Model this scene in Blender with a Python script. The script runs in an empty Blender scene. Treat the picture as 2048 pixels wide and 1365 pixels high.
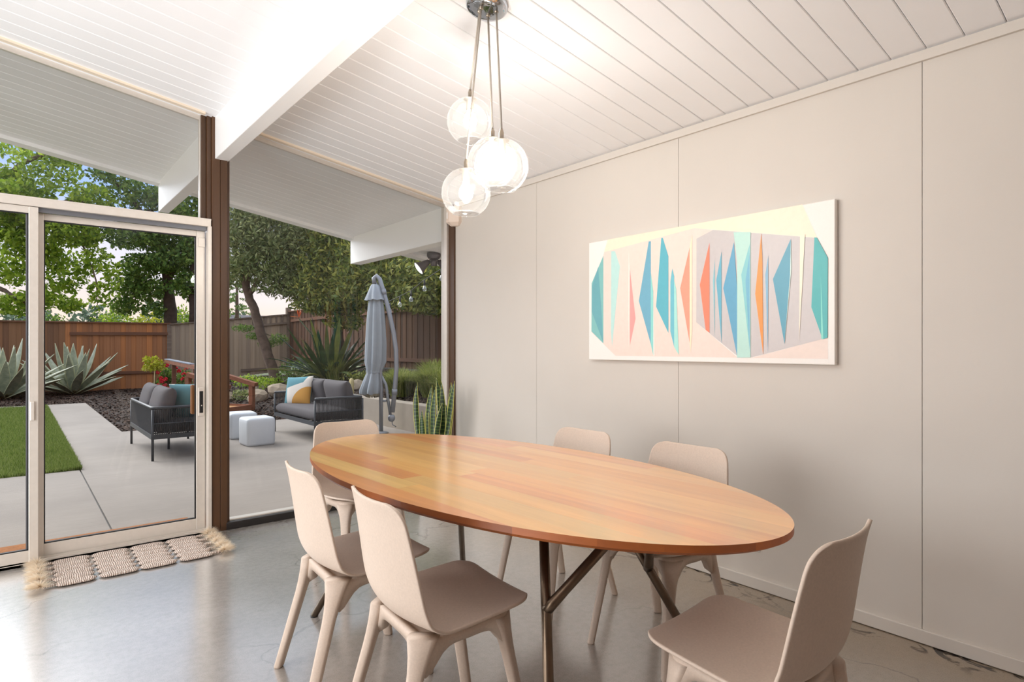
import bpy, bmesh, math, random
import numpy as np
from mathutils import Vector, Matrix

# Dining corner of a post-and-beam house, garden beyond the glass
SKY, SUN, LP_LEFT, LP_FILL, BULB = 1.2, 3.6, 106.0, 68.0, 104.0
PI = math.pi
R = math.radians
scene = bpy.context.scene
col = scene.collection

# ------------------------------------------------------------------ camera
H_CAM = 1.24
YAW = R(39.7)
cam_d = bpy.data.cameras.new('camera')
cam_d.sensor_width = 36.0
cam_d.lens = 1198.0 / 2048.0 * 36.0
cam_d.shift_y = 11.5 / 2048.0
cam_d.clip_start = 0.05
cam_d.clip_end = 500
cam = bpy.data.objects.new('camera', cam_d)
cam.location = (0, 0, H_CAM)
cam.rotation_euler = (R(90), 0, -YAW)
col.objects.link(cam)
scene.camera = cam

# ------------------------------------------------------------------ colour management and sampling
vs = scene.view_settings
vs.view_transform = 'Standard'
vs.look = 'None'
vs.gamma = 1.0
vs.use_curve_mapping = False
vs.exposure = 0.42
scene.cycles.use_denoising = True
scene.cycles.max_bounces = 10
scene.cycles.diffuse_bounces = 6
scene.cycles.glossy_bounces = 4
scene.cycles.transparent_max_bounces = 24
scene.cycles.sample_clamp_indirect = 6.0
scene.cycles.caustics_reflective = False
scene.cycles.caustics_refractive = False

# ------------------------------------------------------------------ helpers: colours
def lin(c):
    c = c / 255.0
    return c / 12.92 if c <= 0.04045 else ((c + 0.055) / 1.055) ** 2.4

def rgb(r, g, b):
    return (lin(r), lin(g), lin(b), 1.0)

# ------------------------------------------------------------------ sky
world = bpy.data.worlds.new('evening_sky')
scene.world = world
world.use_nodes = True
wt = world.node_tree
wt.nodes.clear()
w_out = wt.nodes.new('ShaderNodeOutputWorld')
w_bg = wt.nodes.new('ShaderNodeBackground')
w_tc = wt.nodes.new('ShaderNodeTexCoord')
w_sep = wt.nodes.new('ShaderNodeSeparateXYZ')
w_ramp = wt.nodes.new('ShaderNodeValToRGB')
w_noise = wt.nodes.new('ShaderNodeTexNoise')
w_map = wt.nodes.new('ShaderNodeMapping')
w_mix = wt.nodes.new('ShaderNodeMix')
w_mix.data_type = 'RGBA'
wt.links.new(w_tc.outputs['Generated'], w_sep.inputs[0])
wt.links.new(w_sep.outputs['Z'], w_ramp.inputs[0])
cr = w_ramp.color_ramp
cr.elements[0].position = 0.0
cr.elements[0].color = rgb(220, 204, 188)
cr.elements[1].position = 1.0
cr.elements[1].color = rgb(220, 228, 240)
for pos, c in ((0.05, (222, 204, 192)), (0.11, (204, 202, 214)), (0.2, (152, 176, 220)), (0.30, (136, 166, 220)), (0.42, (206, 218, 238)), (0.7, (218, 226, 240))):
    e = cr.elements.new(pos)
    e.color = rgb(*c)
w_map.inputs['Scale'].default_value = (2.0, 2.0, 7.0)
w_noise.inputs['Scale'].default_value = 2.2
w_noise.inputs['Detail'].default_value = 5
wt.links.new(w_tc.outputs['Generated'], w_map.inputs[0])
wt.links.new(w_map.outputs[0], w_noise.inputs[0])
w_r2 = wt.nodes.new('ShaderNodeValToRGB')
w_r2.color_ramp.elements[0].position = 0.5
w_r2.color_ramp.elements[0].color = (0, 0, 0, 1)
w_r2.color_ramp.elements[1].position = 0.75
w_r2.color_ramp.elements[1].color = (0.55, 0.55, 0.55, 1)
wt.links.new(w_noise.outputs[0], w_r2.inputs[0])
wt.links.new(w_r2.outputs[0], w_mix.inputs[0])
wt.links.new(w_ramp.outputs[0], w_mix.inputs[6])
w_mix.inputs[7].default_value = rgb(222, 214, 216)
wt.links.new(w_mix.outputs[2], w_bg.inputs[0])
w_bg.inputs[1].default_value = SKY
wt.links.new(w_bg.outputs[0], w_out.inputs[0])

# ------------------------------------------------------------------ lights
def area(name, loc, target, sx, sy, power, c):
    d = bpy.data.lights.new(name, 'AREA')
    d.shape = 'RECTANGLE'
    d.size = sx
    d.size_y = sy
    d.energy = power
    d.color = c
    o = bpy.data.objects.new(name, d)
    o.location = loc
    v = Vector(target) - Vector(loc)
    o.rotation_euler = v.to_track_quat('-Z', 'Y').to_euler()
    col.objects.link(o)
    return o

sun_d = bpy.data.lights.new('evening_sun', 'SUN')
sun_d.energy = SUN
sun_d.angle = R(50)
sun_d.color = (1.0, 0.985, 0.965)
sun = bpy.data.objects.new('evening_sun', sun_d)
sun.rotation_euler = Vector((0.36, -0.72, -0.60)).to_track_quat('-Z', 'Y').to_euler()
col.objects.link(sun)
# daylight from the glazed side of the open-plan room on the left
area('living_room_daylight', (-2.9, 2.7, 1.5), (2.9, 2.3, 1.45), 3.0, 2.3, LP_LEFT, (0.99, 0.99, 1.0))
area('added_fill_light', (-2.3, 1.5, 0.35), (-1.7, 2.9, 2.6), 1.4, 2.0, LP_FILL, (0.90, 0.96, 1.0))  # added lamp out of view, lifts the ceiling and the eave underside

# ------------------------------------------------------------------ helpers: nodes and materials
def new_mat(name):
    m = bpy.data.materials.new(name)
    m.use_nodes = True
    nt = m.node_tree
    return m, nt, nt.nodes['Principled BSDF']

def node(nt, t, **kw):
    n = nt.nodes.new(t)
    for k, v in kw.items():
        if k in n.inputs:
            n.inputs[k].default_value = v
        else:
            setattr(n, k, v)
    return n

def ramp(nt, src, stops):
    r = nt.nodes.new('ShaderNodeValToRGB')
    els = r.color_ramp.elements
    els[0].position, els[0].color = stops[0][0], stops[0][1]
    els[1].position, els[1].color = stops[-1][0], stops[-1][1]
    for p, c in stops[1:-1]:
        e = els.new(p)
        e.color = c
    nt.links.new(src, r.inputs[0])
    return r.outputs[0]

def mixc(nt, fac, a, b, mode='MIX'):
    m = nt.nodes.new('ShaderNodeMix')
    m.data_type = 'RGBA'
    m.blend_type = mode
    for sock, v in ((0, fac), (6, a), (7, b)):
        if hasattr(v, 'is_output'):
            nt.links.new(v, m.inputs[sock])
        else:
            m.inputs[sock].default_value = v
    return m.outputs[2]

def math_n(nt, op, a, b=None, c=None):
    m = nt.nodes.new('ShaderNodeMath')
    m.operation = op
    for i, v in enumerate((a, b, c)):
        if v is None:
            continue
        if hasattr(v, 'is_output'):
            nt.links.new(v, m.inputs[i])
        else:
            m.inputs[i].default_value = v
    return m.outputs[0]

def coords(nt, kind='Object', scale=(1, 1, 1), loc=None):
    tc = nt.nodes.new('ShaderNodeTexCoord')
    mp = nt.nodes.new('ShaderNodeMapping')
    mp.inputs['Scale'].default_value = scale
    nt.links.new(tc.outputs[kind], mp.inputs[0])
    if loc is not None:
        nt.links.new(loc, mp.inputs['Location'])
    return mp.outputs[0]

def world_pos(nt, scale=(1, 1, 1)):
    g = nt.nodes.new('ShaderNodeNewGeometry')
    mp = nt.nodes.new('ShaderNodeMapping')
    mp.inputs['Scale'].default_value = scale
    nt.links.new(g.outputs['Position'], mp.inputs[0])
    return mp.outputs[0]

def noise(nt, vec, scale, detail=4, rough=0.55, dist=0.0):
    n = nt.nodes.new('ShaderNodeTexNoise')
    n.inputs['Scale'].default_value = scale
    n.inputs['Detail'].default_value = detail
    n.inputs['Roughness'].default_value = rough
    n.inputs['Distortion'].default_value = dist
    nt.links.new(vec, n.inputs['Vector'])
    return n.outputs[0]

def bump(nt, b, h, strength=0.2, dist=0.01):
    n = nt.nodes.new('ShaderNodeBump')
    n.inputs['Strength'].default_value = strength
    n.inputs['Distance'].default_value = dist
    nt.links.new(h, n.inputs['Height'])
    nt.links.new(n.outputs[0], b.inputs['Normal'])

def plain(name, c, rough=0.5, metal=0.0, spec=0.5, var=0.05, vscale=6.0, bmp=0.0, bscale=80.0, coat=0.0):
    """A plain material with a little mottling and grain so that no surface is flat."""
    m, nt, b = new_mat(name)
    base = rgb(*c)
    v = coords(nt)
    n = noise(nt, v, vscale)
    dark = tuple(x * (1 - var) for x in base[:3]) + (1,)
    lite = tuple(min(1, x * (1 + var)) for x in base[:3]) + (1,)
    nt.links.new(ramp(nt, n, [(0.3, dark), (0.7, lite)]), b.inputs['Base Color'])
    b.inputs['Roughness'].default_value = rough
    b.inputs['Metallic'].default_value = metal
    b.inputs['Specular IOR Level'].default_value = spec
    b.inputs['Coat Weight'].default_value = coat
    if bmp:
        bump(nt, b, noise(nt, v, bscale, 2), bmp, 0.004)
    return m

def wood(name, tones, axis='Z', grain=14.0, rough=0.55, knots=False, coat=0.0, tone_noise=0.35, world=False, bmp=0.12):
    """Wood with grain along one object axis, a tone of its own for every piece."""
    m, nt, b = new_mat(name)
    oi = nt.nodes.new('ShaderNodeObjectInfo')
    off = nt.nodes.new('ShaderNodeCombineXYZ')
    for i, k in enumerate((37.0, 91.0, 53.0)):
        nt.links.new(math_n(nt, 'MULTIPLY', oi.outputs['Random'], k), off.inputs[i])
    sc = {'X': (0.06, 1, 1), 'Y': (1, 0.06, 1), 'Z': (1, 1, 0.06)}[axis]
    v = coords(nt, 'Object', sc, off.outputs[0])
    g = noise(nt, v, grain, 6, 0.6, 0.6)
    g2 = noise(nt, v, grain * 5, 3, 0.6)
    per = nt.nodes.new('ShaderNodeValToRGB')
    els = per.color_ramp.elements
    els[0].color = rgb(*tones[0])
    els[0].position = 0
    els[1].color = rgb(*tones[-1])
    els[1].position = 1
    for i, t in enumerate(tones[1:-1]):
        e = els.new((i + 1) / (len(tones) - 1))
        e.color = rgb(*t)
    nt.links.new(oi.outputs['Random'], per.inputs[0])
    dk = mixc(nt, 1.0, per.outputs[0], (0.60, 0.55, 0.50, 1), 'MULTIPLY')
    f = ramp(nt, g, [(0.35, (0, 0, 0, 1)), (0.68, (tone_noise * 2, tone_noise * 2, tone_noise * 2, 1))])
    c1 = mixc(nt, f, per.outputs[0], dk)
    f2 = ramp(nt, g2, [(0.55, (0, 0, 0, 1)), (0.8, (0.35, 0.35, 0.35, 1))])
    c2 = mixc(nt, f2, c1, dk)
    if knots:
        vk = coords(nt, 'Object', {'X': (0.9, 4, 4), 'Y': (4, 0.9, 4), 'Z': (4, 4, 0.9)}[axis], off.outputs[0])
        vo = node(nt, 'ShaderNodeTexVoronoi')
        vo.inputs['Scale'].default_value = 1.5
        nt.links.new(vk, vo.inputs['Vector'])
        kf = ramp(nt, vo.outputs['Distance'], [(0.0, (0.85, 0.85, 0.85, 1)), (0.12, (0, 0, 0, 1))])
        c2 = mixc(nt, kf, c2, rgb(58, 36, 22))
    nt.links.new(c2, b.inputs['Base Color'])
    b.inputs['Roughness'].default_value = rough
    b.inputs['Coat Weight'].default_value = coat
    b.inputs['Coat Roughness'].default_value = 0.15
    if bmp:
        bump(nt, b, g2, bmp, 0.003)
    return m

def foliage(name, stops, trans=0.35, rough=0.5):
    m, nt, b = new_mat(name)
    g = nt.nodes.new('ShaderNodeNewGeometry')
    c = ramp(nt, g.outputs['Random Per Island'], [(i / (len(stops) - 1), rgb(*s)) for i, s in enumerate(stops)])
    nt.links.new(c, b.inputs['Base Color'])
    b.inputs['Roughness'].default_value = rough
    b.inputs['Specular IOR Level'].default_value = 0.3
    tr = nt.nodes.new('ShaderNodeBsdfTranslucent')
    nt.links.new(c, tr.inputs[0])
    mx = nt.nodes.new('ShaderNodeMixShader')
    mx.inputs[0].default_value = trans
    nt.links.new(b.outputs[0], mx.inputs[1])
    nt.links.new(tr.outputs[0], mx.inputs[2])
    nt.links.new(mx.outputs[0], nt.nodes['Material Output'].inputs[0])
    return m

def glass_pane(name, tint=0.96, refl=1.0):
    m = bpy.data.materials.new(name)
    m.use_nodes = True
    nt = m.node_tree
    nt.nodes.clear()
    out = nt.nodes.new('ShaderNodeOutputMaterial')
    t = nt.nodes.new('ShaderNodeBsdfTransparent')
    t.inputs[0].default_value = (tint, tint * 1.005, tint, 1)
    g = nt.nodes.new('ShaderNodeBsdfGlossy')
    g.inputs['Roughness'].default_value = 0.0
    fr = nt.nodes.new('ShaderNodeFresnel')
    fr.inputs[0].default_value = 1.45
    tc = nt.nodes.new('ShaderNodeTexCoord')
    nz = noise(nt, tc.outputs['Object'], 3.0, 2)
    f = math_n(nt, 'MULTIPLY', fr.outputs[0], math_n(nt, 'MULTIPLY_ADD', nz, 0.15 * refl, 0.9 * refl))
    mx = nt.nodes.new('ShaderNodeMixShader')
    nt.links.new(f, mx.inputs[0])
    nt.links.new(t.outputs[0], mx.inputs[1])
    nt.links.new(g.outputs[0], mx.inputs[2])
    nt.links.new(mx.outputs[0], out.inputs[0])
    return m

# ------------------------------------------------------------------ helpers: meshes and objects
class MB:
    """Collects shapes into one mesh."""
    def __init__(self):
        self.v, self.f, self.mi, self.sm = [], [], [], []

    def add(self, verts, faces, mi=0, smooth=False, M=None):
        o = len(self.v)
        if M is not None:
            verts = [M @ Vector(p) for p in verts]
        self.v += [tuple(p) for p in verts]
        self.f += [tuple(i + o for i in f) for f in faces]
        self.mi += [mi] * len(faces)
        self.sm += [smooth] * len(faces)
        return self

    def box(self, x0, x1, y0, y1, z0, z1, mi=0, M=None):
        vs_ = [(x0, y0, z0), (x1, y0, z0), (x1, y1, z0), (x0, y1, z0), (x0, y0, z1), (x1, y0, z1), (x1, y1, z1), (x0, y1, z1)]
        fs = [(0, 3, 2, 1), (4, 5, 6, 7), (0, 1, 5, 4), (1, 2, 6, 5), (2, 3, 7, 6), (3, 0, 4, 7)]
        return self.add(vs_, fs, mi, False, M)

    def bar(self, a, b, w, h, mi=0, up=(0, 0, 1)):
        a, b = Vector(a), Vector(b)
        d = (b - a).normalized()
        u = Vector(up)
        s = d.cross(u)
        if s.length < 1e-4:
            s = d.cross(Vector((1, 0, 0)))
        s.normalize()
        t = s.cross(d).normalized()
        vs_ = []
        for p in (a, b):
            for i, j in ((-1, -1), (1, -1), (1, 1), (-1, 1)):
                vs_.append(p + s * (i * w / 2) + t * (j * h / 2))
        return self.add(vs_, [(0, 1, 2, 3), (7, 6, 5, 4), (0, 4, 5, 1), (1, 5, 6, 2), (2, 6, 7, 3), (3, 7, 4, 0)], mi)

    def tube(self, pts, rad, n=10, mi=0, cap=True):
        pts = [Vector(p) for p in pts]
        if not hasattr(rad, '__len__'):
            rad = [rad] * len(pts)
        vs_, fs = [], []
        prev = None
        for i, p in enumerate(pts):
            d = (pts[min(i + 1, len(pts) - 1)] - pts[max(i - 1, 0)]).normalized()
            if prev is None:
                s = d.cross(Vector((0, 0, 1)))
                if s.length < 1e-3:
                    s = d.cross(Vector((1, 0, 0)))
            else:
                s = prev - d * prev.dot(d)
            s.normalize()
            prev = s
            t = d.cross(s)
            for k in range(n):
                a = 2 * PI * k / n
                vs_.append(p + (s * math.cos(a) + t * math.sin(a)) * rad[i])
        for i in range(len(pts) - 1):
            for k in range(n):
                fs.append((i * n + k, i * n + (k + 1) % n, (i + 1) * n + (k + 1) % n, (i + 1) * n + k))
        if cap:
            fs.append(tuple(range(n - 1, -1, -1)))
            fs.append(tuple(range((len(pts) - 1) * n, len(pts) * n)))
        return self.add(vs_, fs, mi, True)

    def lathe(self, prof, n=24, mi=0, M=None, cap0=False, cap1=False, wob=None):
        vs_, fs = [], []
        for i, (r, z) in enumerate(prof):
            for k in range(n):
                a = 2 * PI * k / n
                rr = r * (wob(a, i) if wob else 1)
                vs_.append((rr * math.cos(a), rr * math.sin(a), z))
        for i in range(len(prof) - 1):
            for k in range(n):
                fs.append((i * n + k, i * n + (k + 1) % n, (i + 1) * n + (k + 1) % n, (i + 1) * n + k))
        if cap0:
            fs.append(tuple(range(n - 1, -1, -1)))
        if cap1:
            fs.append(tuple(range((len(prof) - 1) * n, len(prof) * n)))
        return self.add(vs_, fs, mi, True, M)

    def loft(self, rings, mi=0, cap=True, closed=True, smooth=True):
        n = len(rings[0])
        vs_ = [p for r in rings for p in r]
        fs = []
        for i in range(len(rings) - 1):
            for k in range(n if closed else n - 1):
                fs.append((i * n + k, i * n + (k + 1) % n, (i + 1) * n + (k + 1) % n, (i + 1) * n + k))
        if cap:
            fs.append(tuple(range(n - 1, -1, -1)))
            fs.append(tuple(range((len(rings) - 1) * n, len(rings) * n)))
        return self.add(vs_, fs, mi, smooth)

    def prism(self, poly, f0, f1, mi=0):
        """poly of 2-D points; f0/f1 map a 2-D point to 3-D for the two caps."""
        n = len(poly)
        vs_ = [f0(p) for p in poly] + [f1(p) for p in poly]
        fs = [tuple(range(n - 1, -1, -1)), tuple(range(n, 2 * n))]
        fs += [(k, (k + 1) % n, n + (k + 1) % n, n + k) for k in range(n)]
        return self.add(vs_, fs, mi)

    def mesh(self, name, mats):
        me = bpy.data.meshes.new(name)
        me.from_pydata(self.v, [], self.f)
        for m in (mats if isinstance(mats, (list, tuple)) else [mats]):
            me.materials.append(m)
        me.polygons.foreach_set('material_index', self.mi)
        me.polygons.foreach_set('use_smooth', self.sm)
        bm = bmesh.new()
        bm.from_mesh(me)
        bmesh.ops.recalc_face_normals(bm, faces=bm.faces)
        bm.to_mesh(me)
        bm.free()
        return me

    def build(self, name, mats, parent=None, loc=None, rot=None, bevel=0.0, seg=2):
        return link(name, self.mesh(name, mats), parent, loc, rot, bevel=bevel, seg=seg)

def link(name, me, parent=None, loc=None, rot=None, scale=None, bevel=0.0, seg=2):
    o = bpy.data.objects.new(name, me)
    col.objects.link(o)
    if loc is not None:
        o.location = loc
    if rot is not None:
        o.rotation_euler = rot
    if scale is not None:
        o.scale = scale
    if parent is not None:
        o.parent = parent
    if bevel:
        md = o.modifiers.new('edges', 'BEVEL')
        md.width = bevel
        md.segments = seg
        md.limit_method = 'ANGLE'
        md.angle_limit = R(40)
    return o

def np_mesh(name, verts, faces, mats, smooth=False):
    """Fast mesh from arrays: verts (n,3), faces (m,k)."""
    verts = np.asarray(verts, np.float32)
    faces = np.asarray(faces, np.int32)
    m, k = faces.shape
    me = bpy.data.meshes.new(name)
    me.vertices.add(len(verts))
    me.vertices.foreach_set('co', verts.ravel())
    me.loops.add(m * k)
    me.loops.foreach_set('vertex_index', faces.ravel())
    me.polygons.add(m)
    me.polygons.foreach_set('loop_start', np.arange(0, m * k, k, dtype=np.int32))
    try:
        me.polygons.foreach_set('loop_total', np.full(m, k, np.int32))
    except Exception:
        pass
    me.polygons.foreach_set('use_smooth', np.full(m, smooth, bool))
    for mt in (mats if isinstance(mats, (list, tuple)) else [mats]):
        me.materials.append(mt)
    me.update(calc_edges=True)
    return me

def thing(name, label, cat, loc=(0, 0, 0), rz=0.0, group=None):
    o = bpy.data.objects.new(name, None)
    o.empty_display_size = 0.1
    col.objects.link(o)
    o.location = loc
    o.rotation_euler = (0, 0, rz)
    tag(o, label, cat, group)
    return o

def tag(o, label=None, cat=None, group=None, kind=None):
    if label:
        o['label'] = label
    if cat:
        o['category'] = cat
    if group:
        o['group'] = group
    if kind:
        o['kind'] = kind
    return o

def struct(o, label=None):
    o['kind'] = 'structure'
    if label:
        o['label'] = label
    return o

def holder(name, label=None, loc=(0, 0, 0)):
    o = bpy.data.objects.new(name, None)
    col.objects.link(o)
    o.location = loc
    o['kind'] = 'structure'
    if label:
        o['label'] = label
    return o

def copy_tree(o, parent=None):
    c = o.copy()
    col.objects.link(c)
    if parent is not None:
        c.parent = parent
    for ch in list(o.children):
        copy_tree(ch, c)
    return c

def S(t):
    t = max(0.0, min(1.0, t))
    return t * t * (3 - 2 * t)

def rings_rr(hx, hy, r, n=5):
    """Outline of a rounded rectangle."""
    out = []
    for cx_, cy_, a0 in ((hx - r, hy - r, 0), (-hx + r, hy - r, 90), (-hx + r, -hy + r, 180), (hx - r, -hy + r, 270)):
        for k in range(n):
            a = R(a0 + 90 * k / (n - 1))
            out.append((cx_ + r * math.cos(a), cy_ + r * math.sin(a)))
    return out

def at(u, v, d):
    """World point at photograph pixel (u, v) and distance d in front of the camera (used to survey positions)."""
    lat = (u - 1024.0) / 1198.0 * d
    return Vector((math.sin(YAW) * d + math.cos(YAW) * lat, math.cos(YAW) * d - math.sin(YAW) * lat, H_CAM - (v - 694.0) / 1198.0 * d))

rng = np.random.default_rng(7)
random.seed(7)
# ------------------------------------------------------------------ materials
M = {}
M['wall'] = plain('greige_wall_paint', (212, 205, 196), 0.55, var=0.015, vscale=2, bmp=0.05, bscale=220)
M['white'] = plain('white_ceiling_paint', (247, 247, 248), 0.45, var=0.012, vscale=3, bmp=0.04, bscale=60)
M['white_beam'] = plain('white_beam_paint', (248, 248, 247), 0.4, var=0.012, vscale=2)
M['cream_trim'] = plain('cream_trim_paint', (238, 222, 200), 0.45, var=0.02)
M['roofing'] = plain('roof_deck', (120, 115, 110), 0.9)
M['alu'] = plain('brushed_aluminium', (226, 218, 208), 0.36, metal=0.35, var=0.03, vscale=30)
M['alu_dark'] = plain('dark_aluminium_channel', (120, 122, 128), 0.4, metal=0.6, var=0.03)  # darker aluminium tone for the door channels
M['black_gasket'] = plain('black_rubber_gasket', (24, 24, 26), 0.6)
M['black'] = plain('black_plastic', (14, 14, 15), 0.45)
M['post'] = wood('stained_post_wood', [(82, 56, 34), (90, 61, 38)], 'Z', 16, 0.42, tone_noise=0.3)
M['dark_sill'] = plain('dark_stained_sill', (34, 30, 29), 0.45, var=0.15)
M['glass'] = glass_pane('window_glass', 0.975, 0.55)
M['jute_mat'] = plain('coir_fibre', (158, 100, 52), 0.95, var=0.25, vscale=60, bmp=0.6, bscale=300)

# polished concrete floor: mottled grey, browner along the wall, hairline cracks and dark glue stains
m, nt, b = new_mat('polished_concrete')
wp = world_pos(nt)
big = noise(nt, wp, 0.9, 5, 0.6, 0.4)
fine = noise(nt, wp, 34, 4, 0.65)
c0 = ramp(nt, big, [(0.25, rgb(152, 147, 141)), (0.5, rgb(172, 167, 161)), (0.75, rgb(190, 186, 180))])
c0 = mixc(nt, ramp(nt, fine, [(0.4, (0, 0, 0, 1)), (0.75, (0.3, 0.3, 0.3, 1))]), c0, rgb(112, 106, 100))
gx = nt.nodes.new('ShaderNodeSeparateXYZ')
nt.links.new(wp, gx.inputs[0])
edge = math_n(nt, 'MULTIPLY_ADD', big, 0.8, math_n(nt, 'MULTIPLY_ADD', gx.outputs[0], 1.0, -0.4))
brown = ramp(nt, math_n(nt, 'DIVIDE', edge, 3.4), [(0.62, (0, 0, 0, 1)), (0.8, (0.75, 0.75, 0.75, 1))])
c0 = mixc(nt, brown, c0, rgb(146, 126, 100))
sand = noise(nt, wp, 240, 2, 0.5)
c0 = mixc(nt, ramp(nt, sand, [(0.5, (0, 0, 0, 1)), (0.75, (0.35, 0.35, 0.35, 1))]), c0, rgb(90, 80, 68))
# stains against the baseboard
stn = noise(nt, world_pos(nt, (1, 0.6, 1)), 11, 3, 0.6, 1.2)
near = ramp(nt, math_n(nt, 'DIVIDE', gx.outputs[0], 2.92), [(0.945, (0, 0, 0, 1)), (0.985, (1, 1, 1, 1))])
stf = math_n(nt, 'MULTIPLY', ramp(nt, stn, [(0.54, (0, 0, 0, 1)), (0.60, (1, 1, 1, 1))]), near)
c0 = mixc(nt, stf, c0, rgb(44, 36, 30))
# hairline cracks
vo = node(nt, 'ShaderNodeTexVoronoi')
vo.feature = 'DISTANCE_TO_EDGE'
vo.inputs['Scale'].default_value = 0.85
wv = nt.nodes.new('ShaderNodeVectorMath')
wv.operation = 'MULTIPLY_ADD'
nz = nt.nodes.new('ShaderNodeTexNoise')
nz.inputs['Scale'].default_value = 3.2
nz.inputs['Detail'].default_value = 6
nt.links.new(wp, nz.inputs['Vector'])
nt.links.new(nz.outputs['Color'], wv.inputs[0])
wv.inputs[1].default_value = (0.5, 0.5, 0.0)
nt.links.new(wp, wv.inputs[2])
nt.links.new(wv.outputs[0], vo.inputs['Vector'])
crack = ramp(nt, vo.outputs['Distance'], [(0.0, (0.55, 0.55, 0.55, 1)), (0.006, (0, 0, 0, 1))])
patch = ramp(nt, noise(nt, wp, 1.3, 2), [(0.46, (0, 0, 0, 1)), (0.58, (1, 1, 1, 1))])
c0 = mixc(nt, math_n(nt, 'MULTIPLY', crack, patch), c0, rgb(82, 74, 66))
nt.links.new(c0, b.inputs['Base Color'])
rr = ramp(nt, big, [(0.2, (0.10, 0.10, 0.10, 1)), (0.8, (0.24, 0.24, 0.24, 1))])
nt.links.new(rr, b.inputs['Roughness'])
b.inputs['Specular IOR Level'].default_value = 0.6
nt.links.new(math_n(nt, 'SUBTRACT', math_n(nt, 'MULTIPLY_ADD', brown, -1.0, 1.0), stf), b.inputs['Coat Weight'])
b.inputs['Coat IOR'].default_value = 3.0
b.inputs['Coat Roughness'].default_value = 0.23
bump(nt, b, big, 0.06, 0.02)
M['floor'] = m

# broom-finished patio concrete
m, nt, b = new_mat('patio_concrete')
wp = world_pos(nt)
br = noise(nt, world_pos(nt, (1, 14, 1)), 3.0, 5, 0.6)
bl = noise(nt, wp, 0.7, 4, 0.6)
c0 = ramp(nt, bl, [(0.3, rgb(132, 124, 117)), (0.7, rgb(155, 146, 137))])
c0 = mixc(nt, ramp(nt, br, [(0.4, (0, 0, 0, 1)), (0.7, (0.5, 0.5, 0.5, 1))]), c0, rgb(130, 121, 114))
nt.links.new(c0, b.inputs['Base Color'])
b.inputs['Roughness'].default_value = 0.85
bump(nt, b, br, 0.25, 0.01)
M['patio'] = m
M['wall_concrete'] = plain('cast_concrete', (150, 139, 126), 0.85, var=0.10, vscale=3, bmp=0.2, bscale=60)
M['mulch'] = plain('bark_soil', (52, 40, 34), 0.95, var=0.4, vscale=30, bmp=0.9, bscale=60)
M['turf'] = plain('turf_soil', (70, 92, 34), 0.95, var=0.3, vscale=20)
M['meadow'] = plain('far_ground', (96, 104, 70), 0.95, var=0.3, vscale=2)

# ------------------------------------------------------------------ room shell
XW, YW = 2.92, 4.35
def ceil_z(x):
    return 2.48 + 0.155 * (XW - x)

fl = MB().box(-3.2, 3.1, -3.2, 4.36, -0.15, 0.0).build('floor', M['floor'])
struct(fl)
# right wall: backing and four-foot panels with open joints
wr = MB().box(2.932, 3.05, -3.2, 4.27, -0.05, 2.62).build('wall_right', M['dark_sill'])
struct(wr)
cuts = [-2.82, -1.6, -0.384, 0.832, 2.027, 3.238, 4.278]
for a, b_ in zip(cuts[:-1], cuts[1:]):
    MB().box(2.92, 2.9325, a + 0.0012, b_ - 0.0012, 0.0, 2.60).build('wall_panel', M['wall'], wr)
tr = MB().box(2.904, 2.921, -3.2, 4.276, 2.432, 2.474).build('trim_1', M['wall'])
struct(tr)
bb = MB().box(2.906, 2.921, -3.2, 4.276, 0.003, 0.060).build('baseboard_right', M['wall'], bevel=0.003)
struct(bb)
M['panelling'] = wood('mahogany_wall_panelling', [(158, 116, 84), (168, 126, 92)], 'Z', 8, 0.5)
wl = MB().box(-3.35, -3.2, -3.2, 4.36, 0, 3.6).build('wall_left', M['panelling'])
struct(wl)
wb = MB().box(-3.35, 3.05, -3.35, -3.2, 0, 3.6).build('wall_back', M['panelling'])
struct(wb)

# tongue-and-groove ceiling running out over the eave; each plank is its own piece
def slope_prism(x0, x1, y0, y1, off0, off1):
    """Box that follows the roof pitch: bottom at ceil_z + off0, top at ceil_z + off1."""
    mb = MB()
    vs_ = []
    for off in (off0, off1):
        for x, y in ((x0, y0), (x1, y0), (x1, y1), (x0, y1)):
            vs_.append((x, y, ceil_z(x) + off))
    return mb.add(vs_, [(0, 3, 2, 1), (4, 5, 6, 7), (0, 1, 5, 4), (1, 2, 6, 5), (2, 3, 7, 6), (3, 0, 4, 7)])

ce = slope_prism(-3.3, 5.2, -3.3, 6.42, 0.022, 0.14).build('ceiling', M['roofing'])
struct(ce)
pw = 0.1308
def plank_mesh():
    mb = MB()
    g = 0.0016
    prof = [(g, 0.0026), (g + 0.0030, 0.0), (pw - g - 0.0030, 0.0), (pw - g, 0.0026), (pw - g, 0.0215), (g, 0.0215)]
    x0, x1 = -3.25, 5.18
    return mb.prism(prof, lambda p: (x0, p[0], ceil_z(x0) + p[1]), lambda p: (x1, p[0], ceil_z(x1) + p[1])).mesh('plank', M['white'])
pm = plank_mesh()
y = 0.553 - pw * 28
while y < 6.42 - pw * 0.9:
    link('plank', pm, ce, (0, y, 0))
    y += pw
fas = slope_prism(-3.25, 5.2, y + 0.001, 6.435, -0.03, 0.14).build('fascia_trim', M['white_beam'])
struct(fas)

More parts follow.
